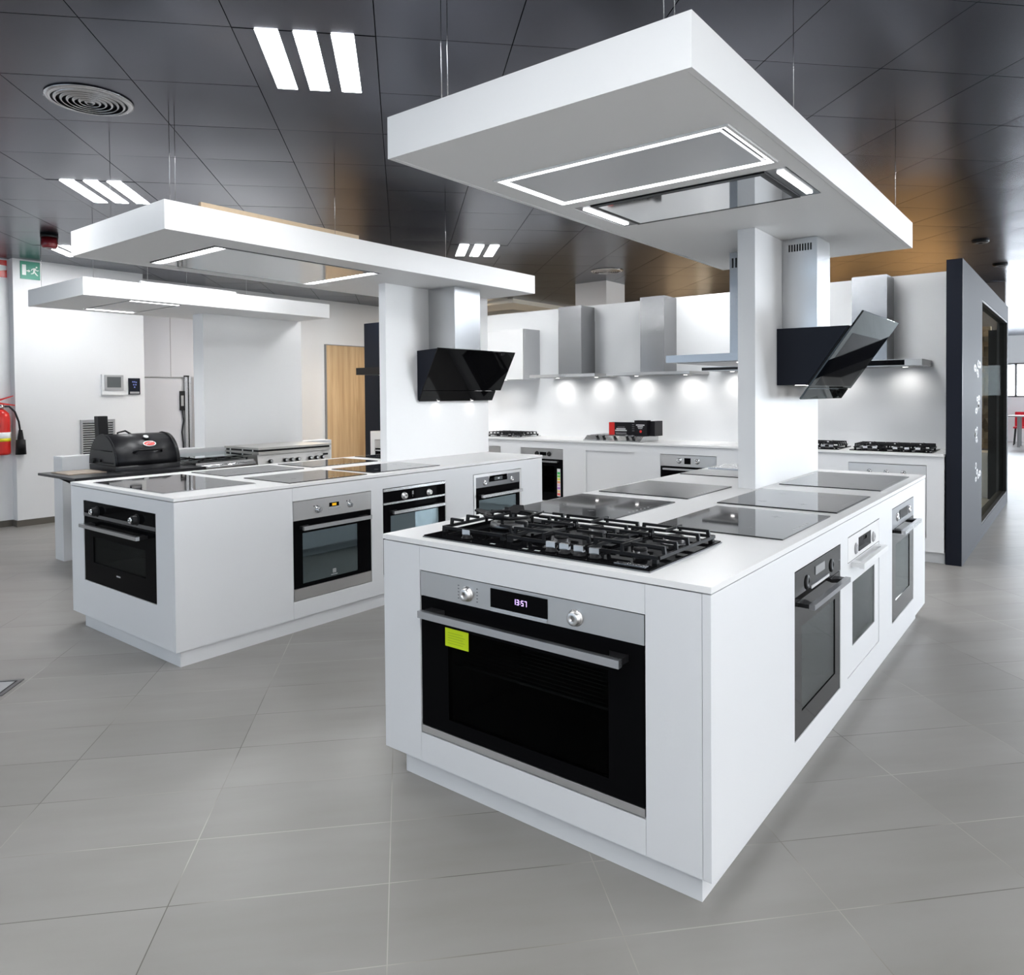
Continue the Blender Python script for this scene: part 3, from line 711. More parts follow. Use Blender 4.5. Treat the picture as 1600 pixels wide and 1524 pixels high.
def gas_knob(t, x, y, z):
    k = obj('knob', lathe([(.021, 0), (.021, .004), (.017, .006), (.016, .014), (.002, .014)], (x, y, z), 24), 'black', t)
    g = BM(); add_box(g, x-.018, x+.018, y-.006, y+.006, z+.0142, z+.032); obj('grip', g, 'chrome', k, bevel=.003)
def burner(t, x, y, z, r):
    b = obj('burner', lathe([(r*1.25, 0), (r*1.2, .004), (r*.95, .006), (r*.95, .016), (r*.3, .017)], (x, y, z), 28), 'darksteel', t)
    obj('burner_cap', lathe([(r*.92, .0172), (r*.96, .020), (r*.9, .025), (.002, .026)], (x, y, z), 28), 'iron', b)
    return b
def grate(t, x0, x1, y0, y1, z, h, cx=None):
    """cast iron pan support: low frame, posts and fingers"""
    bm = BM(); s = .005
    zt = z+h
    for y in (y0, y1): add_box(bm, x0, x1, y-s, y+s, z+.012, z+.022)
    for x in (x0, x1): add_box(bm, x-s, x+s, y0, y1, z+.012, z+.022)
    for x in (x0+.01, x1-.01):
        for y in (y0, y1): add_box(bm, x-.008, x+.008, y-.008, y+.008, z, z+.013)
    n = 5
    for k in range(n):
        y = y0 + (y1-y0)*(k+.5)/n
        L = (x1-x0)*(.46 if k % 2 == 0 else .33)
        add_prism(bm, [(x0-.004, z+.02), (x0+.006, z+.02), (x0+.01, zt-.009), (x0+L, zt-.009), (x0+L, zt), (x0-.001, zt)], 'y', y-.0045, y+.0045)
        add_prism(bm, [(x1+.004, z+.02), (x1-.006, z+.02), (x1-.01, zt-.009), (x1-L, zt-.009), (x1-L, zt), (x1+.001, zt)], 'y', y-.0045, y+.0045)
    xm = (x0+x1)/2
    for ya, yb in ((y0, y0+(y1-y0)*.3), (y1, y1-(y1-y0)*.3)):
        a_, b_ = sorted((ya, yb)); add_box(bm, xm-.0045, xm+.0045, a_, b_, zt-.009, zt)
        add_box(bm, xm-.0045, xm+.0045, ya-.0045, ya+.0045, z+.02, zt)
    return obj('grate', bm, 'iron', t)
# the big gas hob on the near island (local origin = centre, front towards -y)
t = thing('gas_hob', 'big black glass gas hob with wok burner and cast iron grates on near island', 'hob', (-1.452, 2.163, TZ+.0003))
obj('glass_top', box(-.46, .46, -.263, .263, 0, .008), 'blackglass', t, bevel=.002)
obj('steel_edge', sheet(-.463, .463, -.266, .266, [(-.4605, .4605, -.2635, .2635)], 'z', 0, .004), 'darksteel', t)
z = .008
burner(t, -.295, .035, z, .050); obj('wok_ring_burner', lathe([(.070, 0), (.075, .006), (.072, .022), (.058, .026), (.055, .004)], (-.295, .035, z), 32, ring=True), 'darksteel', t)
burner(t, .03, .145, z, .030); burner(t, .03, -.085, z, .026); burner(t, .345, .135, z, .038); burner(t, .345, -.105, z, .024)
grate(t, -.135, .175, -.175, .24, z, .046); grate(t, .195, .445, -.175, .24, z, .046)
# left grate with long fingers around the wok burner
bm = BM()
for y in (-.175, .24): add_box(bm, -.445, -.155, y-.005, y+.005, z+.012, z+.022)
for x in (-.445, -.155): add_box(bm, x-.005, x+.005, -.175, .24, z+.012, z+.022)
for x in (-.44, -.16):
    for y in (-.17, .235): add_box(bm, x-.008, x+.008, y-.008, y+.008, z, z+.013)
for y in (-.13, -.04, .11, .20):
    add_prism(bm, [(-.449, z+.02), (-.439, z+.02), (-.435, z+.037), (-.385, z+.037), (-.385, z+.046), (-.446, z+.046)], 'y', y-.0045, y+.0045)
    add_prism(bm, [(-.151, z+.02), (-.161, z+.02), (-.165, z+.037), (-.205, z+.037), (-.205, z+.046), (-.154, z+.046)], 'y', y-.0045, y+.0045)
obj('grate', bm, 'iron', t)
# removable wok ring with flared petals
bm = BM(); cx, cy = -.295, .035
ring = [(cx+.095*math.cos(2*PI*k/36), cy+.095*math.sin(2*PI*k/36), z+.050) for k in range(37)]
add_tube(bm, ring, .006, 8)
for k in range(4):
    a = math.radians(22) + k*PI/2
    ca, sa = math.cos(a), math.sin(a)
    for (r0, z0, r1, z1, r2, z2) in ((.072, .046, .104, .058, .134, .068),):
        w_ = .012
        pts = []
        for r, zz in ((r0, z0), (r1, z1), (r2, z2)):
            ww = w_*(1 if r < .09 else (2.7 if r < .12 else 1.7))
            pts.append([Vector((cx+ca*r-sa*ww*s, cy+sa*r+ca*ww*s, z+zz)) for s in (-1, 1)])
        for dz in (0,):
            vs = [[bm.verts.new(p) for p in row] + [bm.verts.new(p-Vector((0, 0, .006))) for p in row] for row in pts]
            for A, B in zip(vs, vs[1:]):
                for q in ((0, 1), (1, 3), (3, 2), (2, 0)): bm.faces.new((A[q[0]], A[q[1]], B[q[1]], B[q[0]]))
            bm.faces.new((vs[0][0], vs[0][2], vs[0][3], vs[0][1])); bm.faces.new((vs[-1][0], vs[-1][1], vs[-1][3], vs[-1][2]))
    add_tube(bm, [(cx+ca*.092, cy+sa*.092, z+.02), (cx+ca*.092, cy+sa*.092, z+.05)], .006, 6)
bmesh.ops.recalc_face_normals(bm, faces=bm.faces[:])
obj('wok_ring', bm, 'iron', t)
for x in (-.284, .084, .137, .192, .25): gas_knob(t, x, -.222, z)
obj('rating_label', box(.33, .435, -.245, -.222, z, z+.002), 'alu', t)
bm = BM()
for x in (-.16, -.02, .03): add_box(bm, x, x+.02, -.245, -.236, z, z+.0006)
obj('printed_symbols', bm, 'print', t)
def small_gas_hob(label, x0, x1, y0, y1, z0, knob_side, base='blackglass'):
    t = thing('gas_hob', label, 'hob', ((x0+x1)/2, (y0+y1)/2, z0+.0003)); a, b = (x1-x0)/2, (y1-y0)/2
    obj('glass_top', box(-a, a, -b, b, 0, .008), base, t, bevel=.002)
    n = 3 if a > .29 else 2
    for k in range(n):
        u0 = -a+.02+k*(2*a-.04)/n; u1 = u0+(2*a-.04)/n-.008
        grate(t, u0, u1, -b+.08, b-.02, .008, .05)
        for s in (-.4, .4):
            if n == 3 and k == 1 and s < 0: continue
            burner(t, (u0+u1)/2, .03+s*b, .008, .03)
    for x in knob_side: gas_knob(t, x*a, -b+.035, .008)
    return t
small_gas_hob('wide black gas hob on the back counter beside the charcoal partition', -1.63, -.995, 6.86, 7.30, .90, (-.62, -.38, .12, .4, .66))
small_gas_hob('narrow black gas hob on the back counter left of the wide one', -2.28, -1.72, 6.86, 7.30, .90, (.5, .75))
small_gas_hob('gas hob with raised grates at the left end of the back counter', -5.87, -5.29, 6.86, 7.30, .90, (-.9, -.7), 'steel')
t = thing('gas_hob', 'stainless steel hob with sloping knob front under the black boxes', 'hob', (-4.03, 7.05, .9003))
obj('body', prism([(-.21, 0), (.22, 0), (.22, .055), (-.13, .055), (-.19, .012), (-.21, .008)], 'x', -.35, .35), 'steel', t)
obj('burner_tray', box(-.32, .32, -.10, .20, .0553, .060), 'darksteel', t)
for x in (-.19, -.11, .03, .18, .25):
    k = obj('knob', cyl((x, -.163, .034), (x, -.180, .062), .016, .014), 'black', t); obj('cap', cyl((x, -.1802, .0623), (x, -.183, .067), .012), 'midgrey', k)

# ------------------------------------------------------------------ wall hoods
def spot(t, x, y, z, energy=2.0, rl=.028, tilt=.0):
    ld = bpy.data.lights.new('hood_lamp', 'SPOT'); ld.energy = energy; ld.spot_size = math.radians(150); ld.spot_blend = 1.0; ld.shadow_soft_size = .03; ld.color = (1, .98, .96)
    lo = bpy.data.objects.new('hood_lamp', ld); C.objects.link(lo); lo.parent = t; lo.location = (x, y, z-.012); lo.rotation_euler = (tilt, 0, 0)
    obj('lamp_lens', cyl((x, y, z-.0015), (x, y, z-.0003), rl, seg=16), 'spot', t)
def t_hood(label, loc, wd, dep, th, chim, ztop, rotz=0, slab_m='steelh', chim_m='chimneysteel', front_m=None, lamps=2, energy=6, vents=False, knob_=False, seam=None):
    """origin: middle of the wall line at the slab underside; local -y towards the room; chim=(x0,x1,depth)"""
    t = thing('cooker_hood', label, 'extractor hood', loc, rotz)
    obj('slab', box(-wd/2, wd/2, -dep, -.002, 0, th), slab_m, t, bevel=.002)
    if front_m: obj('front_strip', box(-wd/2+.002, wd/2-.13, -dep-.004, -dep-.0005, .004, th-.004), front_m, t)
    hz = ztop-loc[2]
    if seam:
        obj('chimney', box(chim[0], chim[1], -chim[2], -.002, th+.0005, seam-loc[2]), chim_m, t, bevel=.002)
        obj('chimney_sleeve', box(chim[0]+.003, chim[1]-.003, -chim[2]+.003, -.003, seam-loc[2], hz), chim_m, t, bevel=.002)
    else:
        obj('chimney', box(chim[0], chim[1], -chim[2], -.002, th+.0005, hz), chim_m, t, bevel=.002)
    obj('filter', box(-wd/2+.06, wd/2-.06, -dep+.05, -.06, -.003, -.0005), 'darksteel', t)
    for k in range(lamps):
        spot(t, (-.27+.54*k/(lamps-1)) * wd/.9, -.17, -.003, energy, .02, .38)
    if knob_:
        obj('badge', cyl((knob_, -dep-.004, th/2), (knob_, -dep-.0005, th/2), .014, seg=20), 'chrome', t)
        obj('badge_bar', box(knob_-.045, knob_+.045, -dep-.003, -dep-.0005, th*.25, th*.8), 'alu', t)
    return t
HW = 7.398
t_hood('flat steel chimney hood left of the middle on the back partition', (-4.714, HW, 1.610), .90, .498, .033, (-.169, .151, .30), 2.435, knob_=.02, seam=2.27)
t_hood('flat steel chimney hood in the middle of the back partition', (-3.632, HW, 1.612), .97, .498, .028, (-.174, .111, .30), 2.455)
t_hood('slim steel hood half hidden behind the near island panel', (-2.55, HW, 1.634), .93, .498, .036, (-.10, .20, .28), 2.455, front_m='black')
t_hood('steel chimney hood with black glass slab beside the charcoal partition', (-1.525, HW, 1.632), .90, .498, .053, (-.142, .146, .30), 2.445, front_m='blackglass', slab_m='steelh', energy=3.5)
t = t_hood('steel hood on the hidden side of the near island panel', (-1.497, 4.66, 1.602), .92, .575, .045, (-.16, .16, .28), 2.2965, rotz=-PI/2, slab_m='chimneysteel', energy=3)
bm = BM()
for k in range(6): add_box(bm, .1605, .1620, -.265+k*.022, -.255+k*.022, 2.20-1.602, 2.26-1.602)
obj('vent_slots', bm, 'black', t)

def slant_hood(label, loc, wd, side, glass_seg, chim, ztop, chim_m, glass_m, body_m, rotz, lamps, step, energy, right_extra=0):
    """side = outline (depth, z) of the body; glass_seg = [(d0,z0),(d1,z1),(d2,z2)] bottom flap, joint, top"""
    t = thing('cooker_hood', label, 'extractor hood', loc, rotz)
    obj('body', prism([(-d, z) for d, z in side], 'x', -wd/2, wd/2), body_m, t)
    (d0, z0), (d1, z1), (d2, z2) = glass_seg
    g = .010
    dx, dz = d2-d0, z2-z0; L = math.hypot(dx, dz); nx, nz = dz/L*g, -dx/L*g
    bl = 0 if right_extra else 0
    obj('upper_glass', prism([(-d1, z1), (-d2, z2), (-d2-nx, z2+nz), (-d1-nx, z1+nz)], 'x', -wd/2-.002, wd/2+right_extra), glass_m, t, bevel=.001)
    e = .004/L
    a_, b_ = (d1-dx*e, z1-dz*e), (d0, z0)
    obj('lower_glass', prism([(-b_[0], b_[1]), (-a_[0], a_[1]), (-a_[0]-nx, a_[1]+nz), (-b_[0]-nx, b_[1]+nz)], 'x', -wd/2-.002, wd/2+right_extra-step), glass_m, t, bevel=.001)
    obj('chimney', box(chim[0], chim[1], -chim[2], -.001, max(z for d, z in side)+.0005, ztop-loc[2]), chim_m, t, bevel=.0015)
    for x in lamps: spot(t, x, -(.10 if d0 > .1 else .030), min(z for d, z in side)-(0 if d0 > .1 else .007), energy, .028 if d0 > .1 else .010)
    return t
# left island hood: opaque black glass
t = slant_hood('black slanted glass hood under a steel chimney on the left island', (-4.329, 4.71, 0), .932,
           [(.001, 1.779), (.001, 1.372), (.012, 1.372), (.228, 1.790)], [(.012, 1.366), (.058, 1.457), (.234, 1.797)], (-.327, -.012, .298), 2.297,
           'steel', 'hoodglass', 'navy', R90, (-.25, .18), .07, .42, .075)
mark(t, 0, 0, .04, .007); [o for o in SC.objects if o.name.startswith('logo')][-1].location = (-.09, -.034, 1.39)
# near island hood: smoked glass panels in front of a black box
t = slant_hood('black box hood with tilted smoked glass panels on the near island', (-1.399, 4.71, 0), .93,
           [(.001, 1.776), (.001, 1.452), (.165, 1.452), (.385, 1.772)], [(.126, 1.375), (.170, 1.440), (.455, 1.85)], (-.365, -.10, .195), 2.297,
           'steel', 'smoked', 'navy', R90, (-.36, -.16, .1), .06, .12, 0)
bm = BM()
for k in range(9): add_box(bm, -.3670, -.3656, -.165+k*.015, -.157+k*.015, 2.225, 2.265)
obj('vent_slots', bm, 'black', t)
bm = BM()
obj('glass_border', prism([(-.172, 1.455), (-.388, 1.770), (-.392, 1.768), (-.176, 1.452)], 'x', -.465, -.43), 'black', t)
obj('filter_box', prism([(-.172, 1.47), (-.36, 1.742), (-.388, 1.735), (-.19, 1.45)], 'x', -.38, .40), 'blackglass', t)

# white wall cabinet
t = thing('wall_cabinet', 'plain white wall cabinet left of the hoods on the back partition', 'cabinet', (-5.77, 7.225, 1.60))
obj('carcass', box(-.40, .40, -.155, .173, 0, .616), 'lacquer', t); obj('door', box(-.399, .3985, -.175, -.157, .002, .614), 'top', t, bevel=.001)
spot(t, 0, -.02, -.001, 3, .02)

# ------------------------------------------------------------------ back counter
F = 6.78
t = thing('counter_base', 'long white base units with ovens along the back partition', 'counter', (-3.75, 7.09, 0))
def cpart(name, bm, m='lacquer'):
    for v in bm.verts: v.co.x += 3.75; v.co.y -= 7.09
    return obj(name, bm, m, t)
holes = [(-6.112, -5.512, .195, .797), (-5.210, -4.611, .195, .797), (-4.309, -3.709, .195, .797), (-3.413, -2.815, .195, .797), (-1.619, -1.022, .205, .805)]
cpart('front_panel', sheet(-6.60, -.897, .097, .880, holes, 'y', F, F+.02))
cpart('blank_panel', box(-4.3075, -3.7105, F+.012, F+.03, .1965, .7955))
cpart('plinth', box(-6.60, -.897, F+.06, 7.39, 0, .096)); cpart('back_board', box(-6.60, -.897, 7.37, 7.39, .097, .88)); cpart('bottom_board', box(-6.6, -.9, F+.03, 7.36, .10, .115))
tag(obj('worktop', box(-6.60, -.896, F-.015, 7.398, .882, .90), 'top', None, bevel=.0015), 'white worktop along the back partition', 'worktop')
def boven(label, x, z, panel, door, win, wn='ovenwin', pz=.478, h=.592, hz=.452, hl=.25, hm='alu'):
    return oven(label, (x, F+.003, z), 0, .592, h, pz, panel, door, win, hz, hl, handle_m=hm, stand=.04, hh=.009, win_m=wn, dep=.45)
o = boven('steel fronted oven at the left end of the back counter', -5.812, .2, 'steelh', 'blackglass', (-.22, .22, .1, .4))
o = boven('steel and black oven with colourful energy label in the back counter', -4.911, .2, 'steelh', 'blackglass', (-.22, .18, .1, .4))
for x in (-.06, .11): knob(o, x, .535, .022, 'black', .022)
display(o, -.02, .07, .515, .555)
el = obj('energy_label', box(.218, .262, -.0015, -.0003, .06, .372), 'white', o, label='tall white energy label with coloured arrows')
for k, c in enumerate(((.05, .5, .12), (.2, .6, .1), (.75, .7, .1), (.8, .35, .15), (.7, .45, .6), (.45, .2, .55), (.85, .6, .25), (.8, .12, .1))):
    obj('colour_bar', box(.221, .259, -.0022, -.0016, .335-k*.034-.026, .335-k*.034), mat('label_ink', c, .5), el)
o = boven('steel oven with square clock in the back counter, middle', -3.114, .2, 'steelh', 'blackglass', (-.22, .22, .1, .4))
for x in (-.09, .10): knob(o, x, .535, .022, 'steel', .024)
display(o, -.035, .032, .505, .566)
o = boven('all steel oven in the back counter beside the charcoal partition', -1.3205, .208, 'steelh', 'steelh', (-.2, .2, .12, .38), pz=.478, hm='steel')
for x in (-.13, 0, .13): knob(o, x, .525, .016, 'steel', .02)
def carton(label, x0, x1, y0, y1, z0, z1, red=None):
    t = thing('carton', label, 'box', ((x0+x1)/2, (y0+y1)/2, z0)); a, b, h = (x1-x0)/2, (y1-y0)/2, z1-z0
    obj('box', box(-a, a, -b, b, 0, h), mat('black_card', (.008, .007, .009), .4, spec=.2), t, bevel=.001)
    if red: obj('red_panel', box(-a-.0006, -a+red, -b-.0008, -b-.0001, .001, h-.001), 'red', t)
    return t, a, b, h
t, a, b, h = carton('long black carton with red end on the steel hob', -4.155, -3.66, 7.02, 7.12, .9605, 1.100, .07)
bm = BM()
for k, (u0, u1, q) in enumerate(((-.155, -.04, .062), (-.17, -.025, .044), (-.165, -.03, .024), (-.16, -.03, .012), (-.14, -.05, .088))):
    add_box(bm, u0, u1, -b-.0012, -b-.0004, q, q+(.014 if k < 2 else .003 if k < 4 else .002))
for k in range(4): add_box(bm, .04, .12, -b-.0012, -b-.0004, .05+k*.022, .052+k*.022)
obj('print_lines', bm, 'print', t)
t, a, b, h = carton('upright black carton with red dot in front of the long carton', -3.79, -3.64, 6.93, 7.015, .9605, 1.128)
bm = BM()
for k, (u, q, hh_) in enumerate(((.05, .112, .012), (.032, .095, .010), (.025, .08, .007))): add_box(bm, -u-.005, u-.005, -b-.0012, -b-.0004, q, q+hh_)
obj('print_lines', bm, 'print', t); obj('red_dot', cyl((.0, -b-.0012, .05), (0, -b-.0002, .05), .014), 'red', t)
t, a, b, h = carton('dark plain carton standing behind the upright carton', -3.635, -3.575, 6.98, 7.16, .9605, 1.12)

# black display niche left of the partition with its own hood and oven
tag(obj('display_panel', box(-8.69, -6.63, 7.4, 7.48, 0, 2.52), 'navy'), 'tall black panel beside the oak door', 'panel')
t = t_hood('black chimney hood on the black panel beside the oak door', (-7.86, 7.398, 1.72), .90, .48, .10, (-.16, .16, .26), 2.45, slab_m='black', chim_m='black', energy=.5)
t = thing('base_cabinet', 'white base cabinet in front of the black panel', 'cabinet', (-7.35, 7.13, 0))
obj('carcass', sheet(-.62, .62, .09, .90, [(-.53, .07, .2, .80)], 'y', -.25, -.23), 'lacquer', t); obj('side_panel', box(-.62, -.60, -.229, .26, .09, .90), 'lacquer', t)
obj('side_panel', box(.60, .62, -.229, .26, .09, .90), 'lacquer', t); obj('top_board', box(-.62, .62, -.25, .26, .9005, .915), 'top', t); obj('plinth', box(-.60, .60, -.20, .26, 0, .089), 'lacquer', t)
o = oven('steel oven in the white cabinet before the black panel', (-7.58, 6.883, .203), 0, .592, .592, .478, 'steelh', 'blackglass', (-.22, .22, .1, .4), .45, .25, stand=.04, hh=.009, dep=.4)

# ------------------------------------------------------------------ charcoal partition on the right
PX0, PX1, PY0, PY1, PH = -.890, -.777, 6.815, 11.16, 2.472
t = thing('partition_wall', 'charcoal metal faced partition with tall glass opening on the right', 'partition', (PX0, PY0, 0))
def pp(name, bm, m):
    for v in bm.verts: v.co.x -= PX0; v.co.y -= PY0
    return obj(name, bm, m, t)
pp('front_edge', box(PX0, PX1, PY0, PY0+.02, 0, PH), 'navy')
pp('face_panel', sheet(PY0+.0205, PY1, 0, PH, [(8.22, 11.06, .13, 2.285)], 'x', PX0+.002, PX1), 'anthracite')
pp('frame', sheet(8.222, 11.058, .132, 2.283, [(8.245, 11.03, .15, 2.26)], 'x', PX0+.03, PX1-.002), 'black')
pp('window_pane', box(PX1-.045, PX1-.035, 8.246, 11.029, .151, 2.259), 'clear')
for k, z in enumerate((1.62, 1.30, 1.02, .68)):
    bm = BM(); rn = random.Random(k+5)
    for q in range(6):
        y = 7.86+rn.uniform(-.20, .20); zz = z+rn.uniform(-.07, .07); r = rn.uniform(.020, .036); n0 = len(bm.verts)
        add_lathe(bm, [(r*.35, 0), (r, 0), (r, .0008), (r*.35, .0008)], (0, 0, 0), 14, ring=True)
        for v in list(bm.verts)[n0:]: c_ = v.co.copy(); v.co = Vector((PX1+c_.z+.0003, y+c_.x*2.6, zz+c_.y))
    pp('decal', bm, 'print')
# what shows through the glass: stone wall, dark tall unit, white bench
def stone():
    m = bpy.data.materials.new('split_stone'); m.use_nodes = True; nt = m.node_tree; b = nt.nodes['Principled BSDF']
    tc = nt.nodes.new('ShaderNodeTexCoord'); vo = nt.nodes.new('ShaderNodeTexVoronoi'); vo.inputs['Scale'].default_value = 9
    nt.links.new(tc.outputs['Object'], vo.inputs[0]); cr = nt.nodes.new('ShaderNodeValToRGB')
    cr.color_ramp.elements[0].color = (.10, .065, .035, 1); cr.color_ramp.elements[1].color = (.42, .33, .22, 1)
    nt.links.new(vo.outputs['Color'], cr.inputs[0]); nt.links.new(cr.outputs[0], b.inputs['Base Color']); b.inputs['Roughness'].default_value = .7
    return m
bm = BM(); rn = random.Random(4)
for i in range(8):
    for j in range(24):
        dpt = rn.uniform(0, .05); add_box(bm, -1.62+i*.075, -1.62+i*.075+.072, 11.9-dpt, 11.99, .62+j*.07, .62+j*.07+.067)
tag(obj('stone_cladding', bm, stone()), 'rough brown stone blocks seen through the partition glass', 'wall cladding')
tag(obj('tall_unit', box(-1.0, -.90, 11.3, 11.95, 0, 2.2), 'black'), 'black tall unit seen at the right side of the partition glass', 'cabinet')
tag(obj('bench', box(-1.65, -1.01, 11.4, 11.85, 0, .6), 'top'), 'white low bench below the stone blocks behind the glass', 'bench')

# far dining corner
def chair(label, x, y, rot):
    t = thing('dining_chair', label, 'chair', (x, y, 0), rot, 'red chairs at the far table')
    obj('seat', box(-.21, .21, -.20, .21, .44, .48), 'chairred', t, bevel=.01); obj('backrest', prism([(.19, .47), (.22, .47), (.26, .86), (.23, .86)], 'x', -.20, .20), 'chairred', t, bevel=.008)
    for sx in (-1, 1):
        for sy in (-1, 1): obj('leg', cyl((sx*.17, sy*.16, .44), (sx*.20, sy*.20, 0), .014, .010, seg=8), 'black', t)
chair('red chair behind the far table by the window', -1.27, 23.15, 0)
chair('red chair behind the far table, at the right picture edge', -.62, 23.15, 0)
t = thing('dining_table', 'long table with dark legs by the far window', 'table', (-.4, 22.55, 0))
obj('tabletop', box(-1.14, 1.1, -.42, .42, .76, .79), mat('table_top', (.35, .33, .33), .25), t, bevel=.004)
for sx in (-.92, .95):
    for sy in (-.33, .33): obj('leg', box(sx-.03, sx+.03, sy-.03, sy+.03, 0, .758), 'midgrey', t)

# ------------------------------------------------------------------ third island, barbecue, ranges
tag(obj('ledge_wall', box(-7.13, -6.945, 2.54, 5.4, 0, .905), 'lacquer', None, bevel=.001), 'low white wall with flat top behind the barbecue', 'low wall')
t = thing('barbecue', 'black barrel charcoal barbecue with side shelf and chimney', 'barbecue', (-6.56, 2.98, 0))
cx, cz, r = 0.0, .845, .255
y0, y1 = -.275, .275
def arc(a0, a1, n, rr=r): return [(cx+rr*math.cos(a0+(a1-a0)*k/n), cz+rr*math.sin(a0+(a1-a0)*k/n)) for k in range(n+1)]
obj('barrel', prism(arc(PI+.02, 2*PI-.02, 16), 'y', y0+.002, y1-.002, True), 'blackpaint', t)
ld = obj('lid', prism(arc(.0, PI, 20), 'y', y0, y1, True), 'blackpaint', t)
rim = BM()
for yy in (y0+.012, y1-.03):
    add_tube(rim, [(cx+(r+.003)*math.cos(a*PI/20), yy, cz+(r+.003)*math.sin(a*PI/20)) for a in range(21)], .004, 6)
obj('rim', rim, 'blackpaint', ld)
hb = BM()                                          # lid handle
an = .42; hx, hz = cx+r*math.cos(an), cz+r*math.sin(an); ox_, oz_ = math.cos(an)*.045, math.sin(an)*.045
add_tube(hb, [(hx, -.12, hz), (hx+ox_, -.10, hz+oz_), (hx+ox_, .10, hz+oz_), (hx, .12, hz)], .010, 10)
obj('handle', hb, 'black', ld)
def on_lid(an, yy, rr, th, m, name):
    d = Vector((math.cos(an), 0, math.sin(an))); p = Vector((cx, yy, cz)) + d*r
    return obj(name, cyl(p-d*.004, p+d*th, rr, rr*.92, seg=24), m, ld)
th = on_lid(1.02, .03, .030, .016, 'black', 'thermometer'); on_lid(1.02, .03, .023, .0175, 'white', 'dial')
bd = BM(); an = .72; d = Vector((math.cos(an), 0, math.sin(an))); u = Vector((-math.sin(an), 0, math.cos(an))); p = Vector((cx, .035, cz)) + d*(r+.002)
vs = [bm_ for bm_ in ()]
for kk, (ry, ru, m_) in enumerate(((.055, .030, 'white'), (.047, .023, 'red'))):
    bd = BM(); A = []; Bv = []
    for k in range(28):
        a = 2*PI*k/28; q = p + Vector((0, math.cos(a)*ry, 0)) + u*math.sin(a)*ru + d*(.001+kk*.002)
        A.append(bd.verts.new(q)); Bv.append(bd.verts.new(q+d*.002))
    for k in range(28): bd.faces.new((A[k], A[(k+1) % 28], Bv[(k+1) % 28], Bv[k]))
    bd.faces.new(A[::-1]); bd.faces.new(Bv); bmesh.ops.recalc_face_normals(bd, faces=bd.faces[:])
    bo = obj('badge' if kk == 0 else 'badge_centre', bd, m_, ld if kk == 0 else bo)
sw = BM()
for s, (a0, a1) in enumerate(((-.03, .0), (-.005, .028))):
    q0 = p + Vector((0, a0, 0)) + u*(-.008+.008*s) + d*.0055; q1 = p + Vector((0, a1, 0)) + u*(.004+.006*s) + d*.0055
    add_tube(sw, [q0, (q0+q1)/2+u*.004, q1], .0035, 6)
obj('badge_swirl', sw, 'white', bo)
ch = BM(); add_prism(ch, [(-.20, 1.0), (-.115, 1.0), (-.135, 1.255), (-.215, 1.255)], 'y', -.245, -.165)
obj('chimney', ch, 'black', t, bevel=.003)
hd = BM(); add_tube(hd, [(-.20, -.06, 1.03), (-.24, -.04, 1.10), (-.25, .03, 1.115), (-.22, .09, 1.07)], .008, 8); obj('rear_handle', hd, 'black', t)
en = BM()                                           # embossed end lines and air damper on the left end
add_tube(en, [(cx-.22, y0-.003, cz+.02), (cx+.22, y0-.003, cz+.02)], .006, 6); add_tube(en, [(cx-.2, y0-.003, cz+.12), (cx+.2, y0-.003, cz+.12)], .004, 6)
add_cyl(en, (cx-.15, y0-.02, cz+.03), (cx-.15, y0+.002, cz+.03), .022); add_cyl(en, (cx-.02, y0-.014, cz+.035), (cx-.02, y0+.002, cz+.035), .012)
obj('damper', en, 'black', t)
sh = box(.19, .46, -.29, .40, .775, .80); obj('front_shelf', sh, 'blackpaint', t, bevel=.004)
ss = obj('side_shelf', box(-.23, .50, -.68, -.30, .778, .798), 'blackpaint', t, bevel=.003)
obj('shelf_board', box(-.12, .22, -.62, -.33, .7985, .806), mat('worn_board', (.35, .28, .22), .5, vary=((3, 20, 3), .5, 1.3)), ss)
obj('shelf_bracket', prism([(-.63, .777), (-.30, .777), (-.30, .55)], 'x', .44, .455), 'blackpaint', t)
obj('shelf_bracket', prism([(-.60, .777), (-.30, .777), (-.30, .60)], 'x', -.2, -.185), 'blackpaint', t)
for sx in (-.2, .2):
    for sy in (-.24, .24): obj('leg', cyl((sx*.8, sy, .68), (sx*1.15, sy, 0), .014, seg=10), 'black', t)

def range_knob(t, x, y, z): 
    k = obj('knob', cyl((x, y, z), (x+.03, y, z+.004), .020, .018), 'black', t); obj('cap', cyl((x+.0302, y, z+.004), (x+.034, y, z+.0045), .013), 'chrome', k)
# local +x = front (towards the aisle)
t = thing('range_cooker', 'wide stainless steel range with seven knobs and closed lid', 'cooker', (-6.60, 4.46, 0))
obj('body', box(-.30, .27, -.43, .43, .09, .70), 'steel', t, bevel=.003)
obj('oven_door', box(.271, .295, -.42, .42, .16, .69), 'steelh', t, bevel=.004)
obj('control_panel', prism([(-.30, .705), (.30, .705), (.275, .845), (-.30, .845)], 'y', -.43, .43), 'rangesteel', t)
obj('rim', box(-.30, .30, -.43, .43, .846, .875), 'rangesteel', t, bevel=.003)
lid = obj('lid', box(-.30, .305, -.435, .435, .895, .915), 'rangesteel', t, bevel=.004)
obj('hinge_strip', box(-.28, .28, -.428, .428, .8755, .8945), 'black', t)
bm = BM()
for x in (-.20, .02, .2): add_cyl(bm, (x, -.4315, .885), (x, -.4285, .885), .010, seg=12)
obj('side_slot', bm, 'white', t)
for y in (-.30, -.13, -.055, .02, .17, .245, .32): range_knob(t, .291, y, .775)
obj('clock', box(.2875, .2905, .34, .40, .795, .815), 'black', t)
for sx in (-.25, .24):
    for sy in (-.38, .38): obj('foot', cyl((sx, sy, 0), (sx, sy, .089), .025, seg=12), 'black', t)
